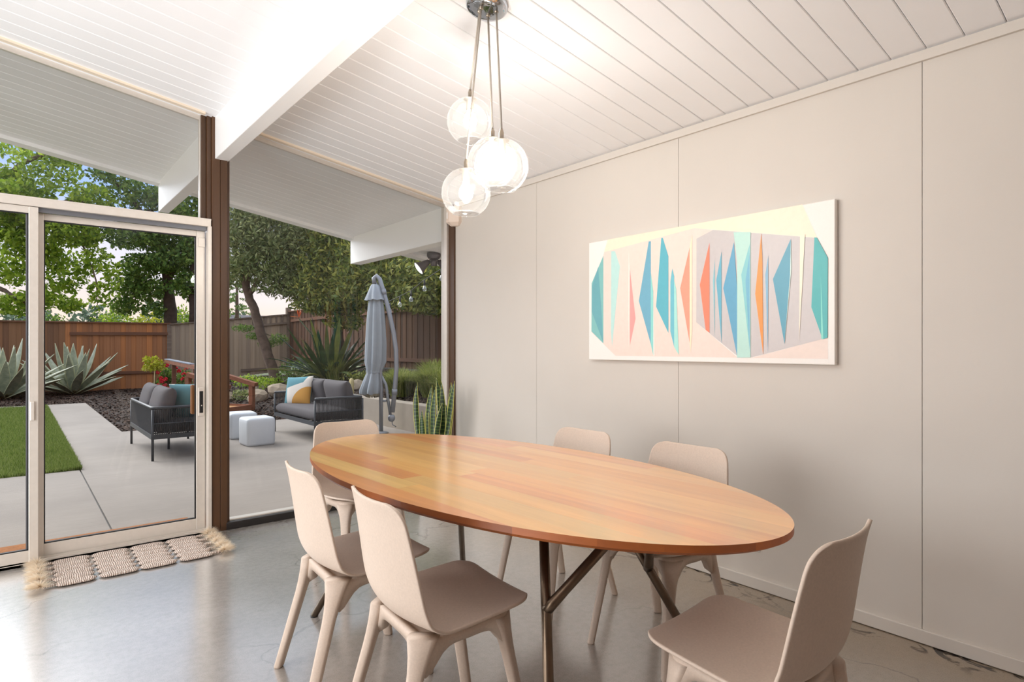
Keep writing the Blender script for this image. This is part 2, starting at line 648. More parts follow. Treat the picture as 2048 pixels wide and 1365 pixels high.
# roof beams
bm1 = MB().box(1.03, 1.117, -3.2, 6.40, 2.497, 2.84).build('roof_beam', M['white_beam'], bevel=0.004)
struct(bm1, 'long white roof beam over the dark window post, running out under the eave')
bm2 = MB().box(2.93, 3.06, 4.33, 6.40, 2.18, 2.52).build('roof_beam', M['white_beam'], bevel=0.004)
struct(bm2, 'white roof beam outside, beyond the corner of the beige wall')
bm3 = MB().box(-0.9, -0.813, -3.2, 6.40, 2.79, 3.14).build('roof_beam', M['white_beam'], bevel=0.004)
struct(bm3)

# ------------------------------------------------------------------ window wall
def poly_pane(name, poly, y0, y1, mat, parent):
    return MB().prism(poly, lambda p: (p[0], y0, p[1]), lambda p: (p[0], y1, p[1])).build(name, mat, parent)

# post between door and fixed window, with stops either side
po = holder('window_post')
MB().box(1.012, 1.062, 4.345, 4.50, 0.0, 2.79).build('post_board', M['post'], po, bevel=0.003)
MB().box(1.0635, 1.108, 4.345, 4.50, 0.0, 2.78).build('post_board', M['post'], po, bevel=0.003)
MB().box(1.108, 1.128, 4.375, 4.46, 0.0, 2.78).build('stop', M['post'], po, bevel=0.002)
MB().box(0.985, 1.012, 4.365, 4.46, 2.085, 2.79).build('stop', M['post'], po, bevel=0.002)
MB().box(0.955, 0.984, 4.385, 4.46, 2.085, 2.80).build('stop', M['post'], po, bevel=0.002)
MB().box(0.948, 0.954, 4.40, 4.44, 2.085, 2.80).build('glazing_strip', M['alu'], po)

# window_1: fixed pane from sill to ceiling
w1 = holder('window_1')
poly_pane('pane', [(1.12, 0.045), (2.90, 0.045), (2.90, ceil_z(2.90)), (1.12, ceil_z(1.12))], 4.405, 4.411, M['glass'], w1)
MB().box(1.10, 2.92, 4.34, 4.385, 0.0, 0.050).build('sill', M['dark_sill'], w1, bevel=0.004)
MB().box(1.12, 2.90, 4.385, 4.404, 0.03, 0.058).build('glazing_bead', M['alu'], w1, bevel=0.002)
MB().box(1.12, 2.90, 4.412, 4.50, -0.02, 0.045).build('outer_sill', M['alu'], w1, bevel=0.003)
MB().box(2.885, 2.929, 4.365, 4.45, 0.0, 2.49).build('frame', M['alu'], w1, bevel=0.003)
MB().box(2.905, 2.96, 4.279, 4.364, 0.0, 2.47).build('jamb', M['post'], w1, bevel=0.002)
slope_prism(1.117, 2.90, 4.31, 4.345, -0.014, 0.001).build('head_trim', M['cream_trim'], w1)
slope_prism(1.117, 2.90, 4.395, 4.42, -0.03, 0.001).build('frame_bar', M['alu'], w1)

# window_2: clerestory pane above the sliding door
w2 = holder('window_2')
poly_pane('pane', [(-0.80, 2.075), (0.955, 2.075), (0.955, ceil_z(0.955)), (-0.80, ceil_z(-0.80))], 4.418, 4.424, M['glass'], w2)
slope_prism(-0.813, 0.965, 4.31, 4.345, -0.014, 0.001).build('head_trim', M['cream_trim'], w2)
slope_prism(-0.813, 0.965, 4.405, 4.43, -0.03, 0.001).build('frame_bar', M['alu'], w2)

# door_1: aluminium sliding door, fixed leaf left, sliding leaf with latch right
d1 = holder('door_1')
MB().box(-0.85, 1.004, 4.335, 4.46, 2.036, 2.084).build('head_frame', M['alu'], d1, bevel=0.003)
MB().box(-0.85, 1.004, 4.334, 4.40, 2.078, 2.088).build('drip_bead', M['alu'], d1)
MB().box(0.985, 1.008, 4.335, 4.46, 0.0, 2.04).build('jamb', M['alu'], d1, bevel=0.002)
MB().box(-0.87, -0.845, 4.335, 4.46, 0.0, 2.04).build('jamb', M['alu'], d1, bevel=0.002)
tk = MB().box(-0.85, 0.985, 4.345, 4.46, 0.0, 0.014)
tk.box(-0.85, 0.985, 4.345, 4.352, 0.0, 0.026).box(-0.85, 0.985, 4.385, 4.391, 0.0, 0.030).box(-0.85, 0.985, 4.43, 4.436, 0.0, 0.026)
tk.build('track', M['alu'], d1)
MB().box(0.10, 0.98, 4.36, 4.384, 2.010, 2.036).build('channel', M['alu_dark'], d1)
def leaf(x0, x1, y0, y1, zb, zt, sl, sr, name):
    L = MB()
    L.box(x0, x0 + sl, y0, y1, zb, zt)
    L.box(x1 - sr, x1, y0, y1, zb, zt)
    f = L.build('stile', M['alu'], d1, bevel=0.003)
    MB().box(x0 + sl, x1 - sr, y0 + 0.003, y1 - 0.003, zt - 0.038, zt).build('top_rail', M['alu'], d1, bevel=0.002)
    MB().box(x0 + sl, x1 - sr, y0 + 0.003, y1 - 0.003, zb, zb + 0.072).build('bottom_rail', M['alu'], d1, bevel=0.002)
    ym = (y0 + y1) / 2
    MB().box(x0 + sl - 0.008, x1 - sr + 0.008, ym - 0.003, ym + 0.003, zb + 0.06, zt - 0.03).build('pane', M['glass'], d1)
    g = MB()
    a, b2, c, d = x0 + sl, x1 - sr, zb + 0.072, zt - 0.038
    g.box(a, a + 0.006, ym - 0.01, ym + 0.01, c, d).box(b2 - 0.006, b2, ym - 0.01, ym + 0.01, c, d)
    g.box(a, b2, ym - 0.01, ym + 0.01, c, c + 0.006).box(a, b2, ym - 0.01, ym + 0.01, d - 0.005, d)
    g.build('gasket', M['black_gasket'], d1)
leaf(-0.845, 0.104, 4.342, 4.382, 0.016, 2.034, 0.045, 0.044, 'fixed')
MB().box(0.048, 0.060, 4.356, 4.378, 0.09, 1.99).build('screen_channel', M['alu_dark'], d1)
leaf(0.085, 0.979, 4.395, 4.432, 0.026, 2.012, 0.045, 0.052, 'sliding')
MB().box(0.940, 0.978, 4.385, 4.396, 1.905, 1.965).build('corner_block', M['alu'], d1, bevel=0.002)
lt = MB().box(0.937, 0.972, 4.386, 4.3955, 0.78, 0.97).build('latch_plate', M['alu'], d1, bevel=0.003)
MB().box(0.944, 0.966, 4.383, 4.3865, 0.80, 0.945).build('latch_recess', M['black'], lt, bevel=0.002)
MB().box(0.953, 0.958, 4.377, 4.384, 0.846, 0.853).build('latch_lever', M['alu'], lt)
M['pull_wood'] = wood('oiled_pull_wood', [(158, 104, 60)], 'Z', 20)
MB().box(0.905, 0.93, 4.433, 4.470, 0.79, 0.985).build('outer_pull', M['pull_wood'], d1, bevel=0.006)
MB().box(0.066, 0.086, 4.330, 4.343, 0.822, 0.93).build('catch', M['alu'], d1, bevel=0.004)
# the bay further left, outside the picture
w3 = holder('window_3')
poly_pane('pane', [(-3.2, 0.05), (-0.90, 0.05), (-0.90, ceil_z(-0.90)), (-3.2, ceil_z(-3.2))], 4.405, 4.411, M['glass'], w3)
MB().box(-3.2, -0.90, 4.34, 4.46, 0.0, 0.05).build('sill', M['dark_sill'], w3)
MB().box(-0.92, -0.87, 4.345, 4.50, 0.0, 3.08).build('post_board', M['post'], w3)

# ------------------------------------------------------------------ ground outside
PZ = -0.06
pa = holder('patio')
J = 0.006
slabs = [(0.53 + J, 4.66, 4.50, 10.87), (-14.0, 0.53 - J, 4.50, 7.77), (0.56, 1.26, 10.87, 16.95), (-14.0, 0.56, 16.62, 16.95)]
for x0, x1, y0, y1 in slabs:
    MB().box(x0, x1, y0, y1, -0.2, PZ).build('slab', M['patio'], pa)
MB().box(-3.2, 3.06, 4.36, 4.505, -0.2, -0.012).build('footing', M['wall_concrete'], pa)
MB().box(0.53 - J - 0.004, 0.53 + J + 0.004, 4.51, 7.77, -0.2, -0.075).build('joint', M['dark_sill'], pa)

rw = MB().box(4.66, 4.86, 3.4, 10.87, -0.2, 0.365).build('retaining_wall', M['wall_concrete'], bevel=0.01)
struct(rw, 'low concrete retaining wall behind the umbrella')

def terr(x, y):
    base = 0.72 * S((x - 2.2) / 5.5) * (1 - 0.6 * S((y - 16) / 5))
    ramp_ = 1.0 if (x > 4.7 and y < 10.9) else max(S((y - 10.9) / 2.0), S((x - 4.6) / 0.3))
    return -0.085 + base * ramp_ + 0.018 * math.sin(3.1 * x + 1.3 * y) * math.sin(2.3 * y - x)

def terrain(name, x0, x1, y0, y1, st):
    nx, ny = int((x1 - x0) / st) + 1, int((y1 - y0) / st) + 1
    vs_ = [(x0 + (x1 - x0) * i / (nx - 1), y0 + (y1 - y0) * j / (ny - 1)) for j in range(ny) for i in range(nx)]
    vs_ = [(a, b2, terr(a, b2)) for a, b2 in vs_]
    fs = [(j * nx + i, j * nx + i + 1, (j + 1) * nx + i + 1, (j + 1) * nx + i) for j in range(ny - 1) for i in range(nx - 1)]
    return link(name, np_mesh(name, vs_, fs, M['mulch'], True))
struct(terrain('ground_mulch', 1.26, 8.6, 10.87, 22.6, 0.15))
struct(terrain('ground_mulch', 4.86, 8.6, 3.0, 10.87, 0.15))
struct(terrain('ground_mulch', -14.0, 1.26, 16.95, 22.6, 0.3))
lb = MB().box(-14, 0.54, 7.77, 16.62, -0.2, -0.065).build('lawn_base', M['turf'])
struct(lb)
fg = MB().box(-90, 90, 22.6, 140, -0.4, -0.1).build('ground_far', M['meadow'])
struct(fg)
# ------------------------------------------------------------------ dining table
TC = Vector((1.52, 1.958, 0.0))
TROT = R(2.4)
SA, SB, TT = 0.580, 1.200, 0.026      # half width, half length, thickness
M['table'] = wood('oiled_table_wood', [(238, 142, 68), (255, 194, 108), (246, 166, 82), (255, 208, 126), (240, 152, 84), (255, 196, 114)], 'Y', 9.0, 0.28, coat=1.0, tone_noise=0.30, bmp=0.03)
M['table_edge'] = wood('dark_edge_wood', [(142, 76, 32), (168, 92, 38), (126, 66, 28)], 'Y', 9.0, 0.4, tone_noise=0.3)  # board sides and undersides, a darker tone than the top
M['steel'] = plain('raw_welded_steel', (112, 96, 80), 0.34, metal=0.85, var=0.22, vscale=9, bmp=0.05)
M['table'].node_tree.nodes['Principled BSDF'].inputs['Coat IOR'].default_value = 1.75
M['table'].node_tree.nodes['Principled BSDF'].inputs['Coat Roughness'].default_value = 0.22
tb = thing('dining_table', 'long oval wooden dining table with welded metal legs, under the hanging glass globes', 'table', TC, TROT)
xs = [-0.58, -0.485, -0.392, -0.300, -0.205, -0.115, -0.02, 0.075, 0.168, 0.262, 0.355, 0.45, 0.515, 0.58]
def ell(x):
    return SB * math.sqrt(max(0.0, 1 - (x / SA) ** 2))
def stave(x0, x1, cut0, cut1):
    """One board of the top, clipped to the oval; cut0/cut1 limit it along the length."""
    n = 10
    up = [(x0 + (x1 - x0) * i / n, min(ell(x0 + (x1 - x0) * i / n), cut1)) for i in range(n + 1)]
    dn = [(x0 + (x1 - x0) * i / n, max(-ell(x0 + (x1 - x0) * i / n), cut0)) for i in range(n + 1)]
    poly = dn + up[::-1]
    clean = []
    for p in poly:
        if not clean or abs(p[0] - clean[-1][0]) + abs(p[1] - clean[-1][1]) > 1e-5:
            clean.append(p)
    if abs(clean[0][0] - clean[-1][0]) + abs(clean[0][1] - clean[-1][1]) < 1e-5:
        clean.pop()
    k = 0.985
    mb = MB()
    nn = len(clean)
    z0, z1, z2 = 0.74 - TT - 0.004, 0.74 - TT + 0.006, 0.74
    vs_ = [(x, y_, z2) for x, y_ in clean] + [(x, y_, z1) for x, y_ in clean] + [(x * k, y_ * k, z0) for x, y_ in clean]
    mb.add(vs_, [tuple(range(nn))], 0)
    fs = [tuple(range(3 * nn - 1, 2 * nn - 1, -1))]
    for r_ in (0, 1):
        fs += [(r_ * nn + i, (r_ + 1) * nn + i, (r_ + 1) * nn + (i + 1) % nn, r_ * nn + (i + 1) % nn) for i in range(nn)]
    o_ = len(mb.v) - len(vs_)
    mb.f += [tuple(q + o_ for q in f) for f in fs]
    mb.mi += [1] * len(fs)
    mb.sm += [False] * len(fs)
    return mb
random.seed(11)
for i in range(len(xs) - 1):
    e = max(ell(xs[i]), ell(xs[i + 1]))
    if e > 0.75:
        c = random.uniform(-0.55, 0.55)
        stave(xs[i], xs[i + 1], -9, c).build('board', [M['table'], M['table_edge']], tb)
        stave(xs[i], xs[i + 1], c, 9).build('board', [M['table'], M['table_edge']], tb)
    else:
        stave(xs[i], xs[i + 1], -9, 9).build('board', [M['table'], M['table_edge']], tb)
def leg_pts(sx, sy):
    F_ = Vector((0.43 * sx, 0.76 * sy, 0.0))
    T_ = Vector((0.156 * sx, 0.45 * sy, 0.714))
    J_ = F_.lerp(T_, 0.585)
    U_ = Vector((0.05 * sx, 0.75 * sy, 0.714))
    return F_, T_, J_, U_
for sx in (-1, 1):
    for sy in (-1, 1):
        F_, T_, J_, U_ = leg_pts(sx, sy)
        r_ = 0.0163
        lg = MB().tube([F_ + Vector((0, 0, 0.004)), J_, T_], r_, 20).build('leg', M['steel'], tb)
        w_ = (J_ - (U_ - J_).normalized() * 0.002)
        MB().tube([w_, J_.lerp(U_, 0.08), J_.lerp(U_, 0.2), U_], [0.019, 0.0178, r_, r_], 20).build('brace', M['steel'], lg)
        MB().lathe([(0.017, 0.0), (0.017, 0.006)], 16, 0, Matrix.Translation(F_), True, True).build('foot_pad', M['black'], lg)
MB().box(-0.10, 0.10, -0.79, 0.79, 0.704, 0.7135).build('mounting_plate', M['steel'], tb, bevel=0.002)

# ------------------------------------------------------------------ dining chairs
M['shell'] = plain('beige_moulded_shell', (208, 190, 174), 0.5, spec=0.35, var=0.05, vscale=160, bmp=0.12, bscale=500)
prof = [(0.246, 0.441), (0.240, 0.449), (0.215, 0.4515), (0.15, 0.446), (0.06, 0.438), (-0.02, 0.432), (-0.075, 0.430), (-0.122, 0.437),
        (-0.158, 0.458), (-0.180, 0.496), (-0.191, 0.55), (-0.201, 0.62), (-0.213, 0.70), (-0.226, 0.77), (-0.235, 0.803)]
hw = [0.19, 0.198, 0.207, 0.214, 0.219, 0.223, 0.226, 0.228, 0.227, 0.225, 0.221, 0.213, 0.203, 0.194, 0.190]
def resample():
    P = np.array(prof)
    d = np.r_[0, np.cumsum(np.hypot(*np.diff(P, axis=0).T))]
    L = d[-1]
    a = np.linspace(0, PI, 41)
    s = (0.5 - 0.5 * np.cos(a)) * L * 0.55 + np.linspace(0, L, 41) * 0.45
    def cr_(vals):
        vals = np.asarray(vals, float)
        m_ = np.gradient(vals, d)
        i = np.clip(np.searchsorted(d, s) - 1, 0, len(d) - 2)
        h_ = d[i + 1] - d[i]
        t = (s - d[i]) / h_
        return ((2 * t**3 - 3 * t**2 + 1) * vals[i] + (t**3 - 2 * t**2 + t) * h_ * m_[i] + (-2 * t**3 + 3 * t**2) * vals[i + 1] + (t**3 - t**2) * h_ * m_[i + 1])
    return s, L, cr_(P[:, 0]), cr_(P[:, 1]), cr_(hw)
def shell_mesh():
    s, L, py, pz, ph = resample()
    nu = 15
    rf, rb = 0.075, 0.062
    w = []
    for k in range(len(s)):
        t0, t1 = s[k], L - s[k]
        ww = ph[k]
        if t0 < rf:
            ww -= rf - math.sqrt(max(0, rf * rf - (rf - t0) ** 2))
        if t1 < rb:
            ww -= rb - math.sqrt(max(0, rb * rb - (rb - t1) ** 2))
        w.append(ww)
    V, F_ = [], []
    for k in range(len(s)):
        j0, j1 = max(k - 1, 0), min(k + 1, len(s) - 1)
        ty, tz = py[j1] - py[j0], pz[j1] - pz[j0]
        l_ = math.hypot(ty, tz)
        back = S((s[k] - 0.30) / 0.16)
        for i in range(nu):
            q = math.sin((2.0 * i / (nu - 1) - 1) * PI / 2)
            x = w[k] * q
            lift = (0.010 * (1 - back) + 0.040 * back) * (x / 0.22) ** 2
            # inward normal of the profile (up on the seat, forward on the back)
            nyv, nzv = tz / l_, -ty / l_
            V.append((x, py[k] + nyv * lift, pz[k] + nzv * lift))
    for k in range(len(s) - 1):
        for i in range(nu - 1):
            a = k * nu + i
            F_.append((a, a + 1, a + nu + 1, a + nu))
    me = np_mesh('shell', V, F_, M['shell'], True)
    return me
sm = shell_mesh()
def leg_section(cx_, cy_, hx, hy, ang, z, n=14, p=3.2):
    out = []
    for k in range(n):
        a = 2 * PI * k / n
        ca, sa = math.cos(a), math.sin(a)
        x = hx * math.copysign(abs(ca) ** (2 / p), ca)
        y_ = hy * math.copysign(abs(sa) ** (2 / p), sa)
        out.append((cx_ + x * math.cos(ang) - y_ * math.sin(ang), cy_ + x * math.sin(ang) + y_ * math.cos(ang), z))
    return out
def chair_leg(sx, sy):
    rings = []
    top = Vector((0.150 * sx, (0.146 if sy > 0 else -0.112), 0.421))
    foot = Vector((0.188 * sx, 0.228 * sy, 0.0))
    ang = math.atan2(sy * 0.8, sx * 1.0)
    for t in (0.0, 0.12, 0.22, 0.32, 0.5, 0.75, 0.985, 1.0):
        p = top.lerp(foot, t)
        fl_ = max(0.0, 1 - t / 0.34) ** 2
        hx = 0.0150 + 0.004 * (1 - t) + 0.007 * fl_
        hy = 0.0185 + 0.006 * (1 - t) + 0.022 * fl_
        if t == 1.0:
            hx, hy = hx * 0.86, hy * 0.86
        rings.append(leg_section(p.x, p.y, hx, hy, ang, p.z))
    return MB().loft(rings)
def apron():
    """Moulded frame under the shell: a band that deepens into each leg."""
    mb = MB()
    out = rings_rr(0.178, 0.156, 0.05, 6)
    pts = []
    n = len(out)
    for i in range(n):
        a, b2 = Vector(out[i]), Vector(out[(i + 1) % n])
        seg = max(1, int((b2 - a).length / 0.018))
        for k in range(seg):
            pts.append(a.lerp(b2, k / seg))
    ring_list = []
    for p in pts:
        y_ = p.y + 0.022
        d = min(math.hypot(abs(p.x) - 0.170, abs(p.y) - 0.146), 1)
        hgt = 0.030 + 0.085 * math.exp(-(d / 0.050) ** 2)
        zt = 0.421 if y_ < 0 else 0.421 + 0.016 * S(y_ / 0.17)
        inn = Vector((p.x * 0.86, p.y * 0.84))
        ring_list.append([(p.x, y_, zt - hgt), (p.x * 1.01, y_ * 1.0, zt - 0.012), (p.x * 0.985, y_, zt), (inn.x, inn.y + 0.022, zt - 0.002), (inn.x, inn.y + 0.022, zt - hgt * 0.8)])
    ring_list.append(ring_list[0])
    mb.loft(ring_list, cap=False)
    mb.box(-0.15, 0.15, -0.11, 0.15, 0.408, 0.414)
    return mb
am = apron().mesh('seat_frame', M['shell'])
lm = {(sx, sy): chair_leg(sx, sy).mesh('leg', M['shell']) for sx in (-1, 1) for sy in (-1, 1)}
def make_chair():
    t = thing('dining_chair', None, 'chair', (0, 0, 0), 0, 'beige shell chairs around the oval table')
    so = link('shell', sm, t)
    md = so.modifiers.new('thick', 'SOLIDIFY')
    md.thickness = 0.010
    md.offset = -1
    sd = so.modifiers.new('round', 'SUBSURF')
    sd.levels = sd.render_levels = 1
    fo = link('seat_frame', am, t)
    for k, me in lm.items():
        link('leg', me, t)
    return t
c0 = make_chair()
spots = [
    (1.508, 0.790, 3, 'beige shell chair at the near table end, its back towards the viewer'),
    (1.014, 1.603, -95, 'beige shell chair under the table side, seat touching the brown steel leg'),
    (1.000, 2.158, -94, 'beige shell chair on the side facing the sliding door, between rug and table'),
    (1.478, 3.095, 179, 'beige shell chair at the far end of the table, in front of the fixed window'),
    (2.085, 2.167, 90, 'beige shell chair against the wall side, below the far end of the painting'),
    (2.083, 1.530, 90, 'beige shell chair against the wall side, the one nearer the wall outlet'),
]
for i, (x, y, a, lab) in enumerate(spots):
    o = c0 if i == 0 else copy_tree(c0)
    o.location = (x, y, 0)
    o.rotation_euler = (0, 0, R(a))
    o['label'] = lab

# ------------------------------------------------------------------ pendant light
M['chrome'] = plain('hammered_chrome', (200, 205, 212), 0.06, metal=1.0, var=0.02, bmp=0.35, bscale=22)
M['cordm'] = plain('clear_cord', (186, 176, 164), 0.35, var=0.03)
M['nickel'] = plain('satin_nickel', (178, 166, 150), 0.3, metal=0.9)
m = bpy.data.materials.new('seeded_glass')
m.use_nodes = True
nt = m.node_tree
nt.nodes.clear()
out = nt.nodes.new('ShaderNodeOutputMaterial')
t_ = nt.nodes.new('ShaderNodeBsdfTransparent')
t_.inputs[0].default_value = (0.97, 0.97, 0.965, 1)
tl = nt.nodes.new('ShaderNodeBsdfTranslucent')
tl.inputs[0].default_value = (0.95, 0.93, 0.9, 1)
gl = nt.nodes.new('ShaderNodeBsdfGlossy')
gl.inputs['Roughness'].default_value = 0.02
lw = nt.nodes.new('ShaderNodeLayerWeight')
lw.inputs[0].default_value = 0.25
vo = nt.nodes.new('ShaderNodeTexVoronoi')
vo.inputs['Scale'].default_value = 55
tc = nt.nodes.new('ShaderNodeTexCoord')
nt.links.new(tc.outputs['Object'], vo.inputs['Vector'])
seed = ramp(nt, vo.outputs['Distance'], [(0.0, (0.11, 0.11, 0.11, 1)), (0.16, (0.028, 0.028, 0.028, 1))])
rim = math_n(nt, 'ADD', seed, math_n(nt, 'MULTIPLY', math_n(nt, 'POWER', lw.outputs['Facing'], 5.0), 0.35))
m1 = nt.nodes.new('ShaderNodeMixShader')
nt.links.new(rim, m1.inputs[0])
nt.links.new(t_.outputs[0], m1.inputs[1])
nt.links.new(tl.outputs[0], m1.inputs[2])
m2 = nt.nodes.new('ShaderNodeMixShader')
nt.links.new(math_n(nt, 'MULTIPLY', lw.outputs['Fresnel'], 0.5), m2.inputs[0])
nt.links.new(m1.outputs[0], m2.inputs[1])
nt.links.new(gl.outputs[0], m2.inputs[2])
nt.links.new(m2.outputs[0], out.inputs[0])
M['globe'] = m
m, nt, b = new_mat('lit_bulb')
b.inputs['Base Color'].default_value = (1, 1, 1, 1)
b.inputs['Emission Color'].default_value = (1.0, 0.975, 0.93, 1)
b.inputs['Emission Strength'].default_value = BULB
M['bulb'] = m
cz = ceil_z(1.54)
pn = thing('pendant_light', 'cluster of clear glass globes on cords from a chrome ceiling plate, lit above the table', 'lamp', (1.54, 2.02, cz))
pr = [(0.0, -0.030), (0.055, -0.030), (0.080, -0.026), (0.088, -0.018), (0.089, 0.004)]
tilt = Matrix.Rotation(math.atan(0.155), 4, 'Y')
MB().lathe(pr, 40, 0, tilt).build('canopy', M['chrome'], pn)
globes = [((1.597, 2.222, 2.268), (-0.025, 0.02)), ((1.565, 2.015, 2.025), (0.02, 0.02)), ((1.457, 1.819, 1.942), (0.03, -0.025)), ((1.490, 2.103, 1.900), (-0.035, -0.005))]
GR = 0.105
def globe_mesh():
    pts = []
    for k in range(23):
        a = R(10) + (R(147) - R(10)) * k / 22
        pts.append((GR * math.sin(a), GR * math.cos(a)))
    return MB().lathe(pts, 40).mesh('globe', M['globe'])
gm = globe_mesh()
rim_m = MB()
rr_, rz_ = GR * math.sin(R(147)), GR * math.cos(R(147))
rim_m.tube([(rr_ * math.cos(2 * PI * k / 32), rr_ * math.sin(2 * PI * k / 32), rz_) for k in range(33)], 0.0022, 8, cap=False)
rim_m = rim_m.mesh('globe_rim', M['globe'])
bulb_m = MB().lathe([(0.012, 0.055), (0.014, 0.04), (0.026, 0.02), (0.031, 0.0), (0.026, -0.02), (0.012, -0.030), (0.0, -0.032)], 20).mesh('bulb', M['bulb'])
sock_m = MB().lathe([(0.0, 0.145), (0.006, 0.145), (0.008, 0.135), (0.0095, 0.133), (0.0095, 0.105), (0.03, 0.102), (0.03, 0.098), (0.017, 0.096), (0.017, 0.05), (0.0, 0.05)], 20).mesh('socket', M['nickel'])
for g, (ox, oy) in globes:
    gv = Vector(g) - Vector((1.54, 2.02, cz))
    topv = Vector((ox, oy, -0.030))
    cd_ = MB().tube([topv, topv.lerp(gv + Vector((0, 0, 0.14)), 0.5), gv + Vector((0, 0, 0.14))], 0.0042, 8).build('cord', M['cordm'], pn)
    MB().lathe([(0.0, 0.0), (0.009, 0.0), (0.009, -0.012), (0.0, -0.014)], 12, 0, Matrix.Translation(topv + Vector((0, 0, 0.004)))).build('cord_grip', M['nickel'], cd_)
    so = link('socket', sock_m, pn, gv)
    link('bulb', bulb_m, so)
    gb = link('globe', gm, pn, gv)
    link('globe_rim', rim_m, gb)

# ------------------------------------------------------------------ canvas picture
M['canvas'] = plain('primed_canvas', (246, 242, 236), 0.42, var=0.012, vscale=120, bmp=0.12, bscale=700)
pic = thing('canvas_painting', 'wide canvas of slender pointed shards in blue, coral and mint on the beige wall', 'painting', (2.92, 1.927, 1.156))
MB().box(-0.034, -0.002, -0.763, 0.763, 0.0, 0.762).build('canvas', M['canvas'], pic, bevel=0.004)
ART = [
 ((250, 236, 212), [(2.528, 1.918), (1.311, 1.918), (1.243, 1.75), (1.793, 1.871), (1.898, 1.895), (2.558, 1.842)]),
 ((240, 222, 211), [(2.564, 1.823), (2.558, 1.842), (1.898, 1.895), (1.785, 1.868), (1.887, 1.835), (1.889, 1.375), (1.649, 1.188), (1.56, 1.185), (1.195, 1.282), (1.195, 1.184), (2.464, 1.184), (2.667, 1.336), (2.665, 1.653)]),
 ((206, 200, 199), [(1.887, 1.835), (1.785, 1.868), (1.243, 1.749), (1.194, 1.65), (1.195, 1.282), (1.564, 1.187), (1.647, 1.194), (1.889, 1.375)]),
 ((135, 195, 192), [(2.665, 1.653), (2.564, 1.821), (2.564, 1.261), (2.667, 1.34)]),
 ((112, 176, 184), [(2.662, 1.634), (2.608, 1.753), (2.579, 1.465), (2.567, 1.27), (2.664, 1.469)]),
 ((193, 231, 225), [(2.499, 1.84), (2.467, 1.837), (2.428, 1.739), (2.453, 1.547), (2.492, 1.243), (2.501, 1.337)]),
 ((247, 240, 231), [(2.36, 1.827), (2.352, 1.714), (2.358, 1.213), (2.363, 1.421)]),
 ((246, 170, 165), [(2.35, 1.714), (2.307, 1.41), (2.35, 1.248)]),
 ((118, 178, 201), [(2.209, 1.863), (2.194, 1.863), (2.194, 1.256), (2.282, 1.515)]),
 ((150, 220, 214), [(2.194, 1.681), (2.176, 1.563), (2.176, 1.189), (2.194, 1.256)]),
 ((244, 240, 232), [(2.176, 1.563), (2.164, 1.188), (2.176, 1.187)]),
 ((100, 184, 200), [(2.119, 1.871), (2.109, 1.871), (2.07, 1.759), (2.07, 1.319), (2.156, 1.475)]),
 ((118, 195, 210), [(2.044, 1.687), (2.031, 1.641), (2.031, 1.239), (2.057, 1.328), (2.057, 1.611)]),
 ((175, 232, 222), [(2.031, 1.617), (2.017, 1.568), (2.0, 1.195), (2.031, 1.239)]),
 ((255, 163, 138), [(1.929, 1.793), (1.929, 1.259), (1.991, 1.57)]),
 ((251, 236, 206), [(1.914, 1.862), (1.914, 1.325), (1.923, 1.208), (1.929, 1.259), (1.929, 1.793)]),
 ((255, 138, 108), [(1.806, 1.801), (1.806, 1.315), (1.829, 1.331), (1.865, 1.58)]),
 ((150, 205, 214), [(1.774, 1.709), (1.774, 1.292), (1.785, 1.596)]),
 ((108, 178, 200), [(1.734, 1.746), (1.734, 1.258), (1.765, 1.595)]),
 ((190, 229, 218), [(1.665, 1.837), (1.571, 1.825), (1.571, 1.185), (1.645, 1.184), (1.645, 1.687)]),
 ((100, 168, 200), [(1.663, 1.785), (1.645, 1.548), (1.645, 1.191), (1.724, 1.55)]),
 ((140, 206, 210), [(1.575, 1.766), (1.575, 1.217), (1.622, 1.612)]),
 ((118, 184, 210), [(1.575, 1.723), (1.575, 1.21), (1.598, 1.58)]),
 ((250, 153, 72), [(1.514, 1.811), (1.508, 1.658), (1.504, 1.2), (1.546, 1.508)]),
 ((138, 184, 210), [(1.478, 1.693), (1.48, 1.211), (1.493, 1.6)]),
 ((92, 162, 184), [(1.365, 1.762), (1.369, 1.588), (1.396, 1.253), (1.454, 1.575)]),
 ((215, 236, 226), [(1.365, 1.762), (1.362, 1.615), (1.396, 1.253), (1.369, 1.588)]),
 ((251, 239, 216), [(1.321, 1.773), (1.298, 1.771), (1.311, 1.515), (1.325, 1.273)]),
 ((70, 178, 178), [(1.254, 1.753), (1.243, 1.75), (1.194, 1.65), (1.195, 1.282), (1.217, 1.275), (1.268, 1.426)]),
 ((140, 226, 210), [(1.225, 1.568), (1.214, 1.275), (1.223, 1.279)]),
]
mats, amb = [], MB()
for i, (c, poly) in enumerate(ART):
    mt = plain('print_ink', c, 0.36, var=0.02, vscale=40, bmp=0.10, bscale=700)
    mats.append(mt)
    off = -0.0344 - 0.00012 * i
    amb.add([(off, y_ - 1.927, z_ - 1.156) for y_, z_ in poly], [tuple(range(len(poly)))], i)
amb.build('printed_design', mats, pic)

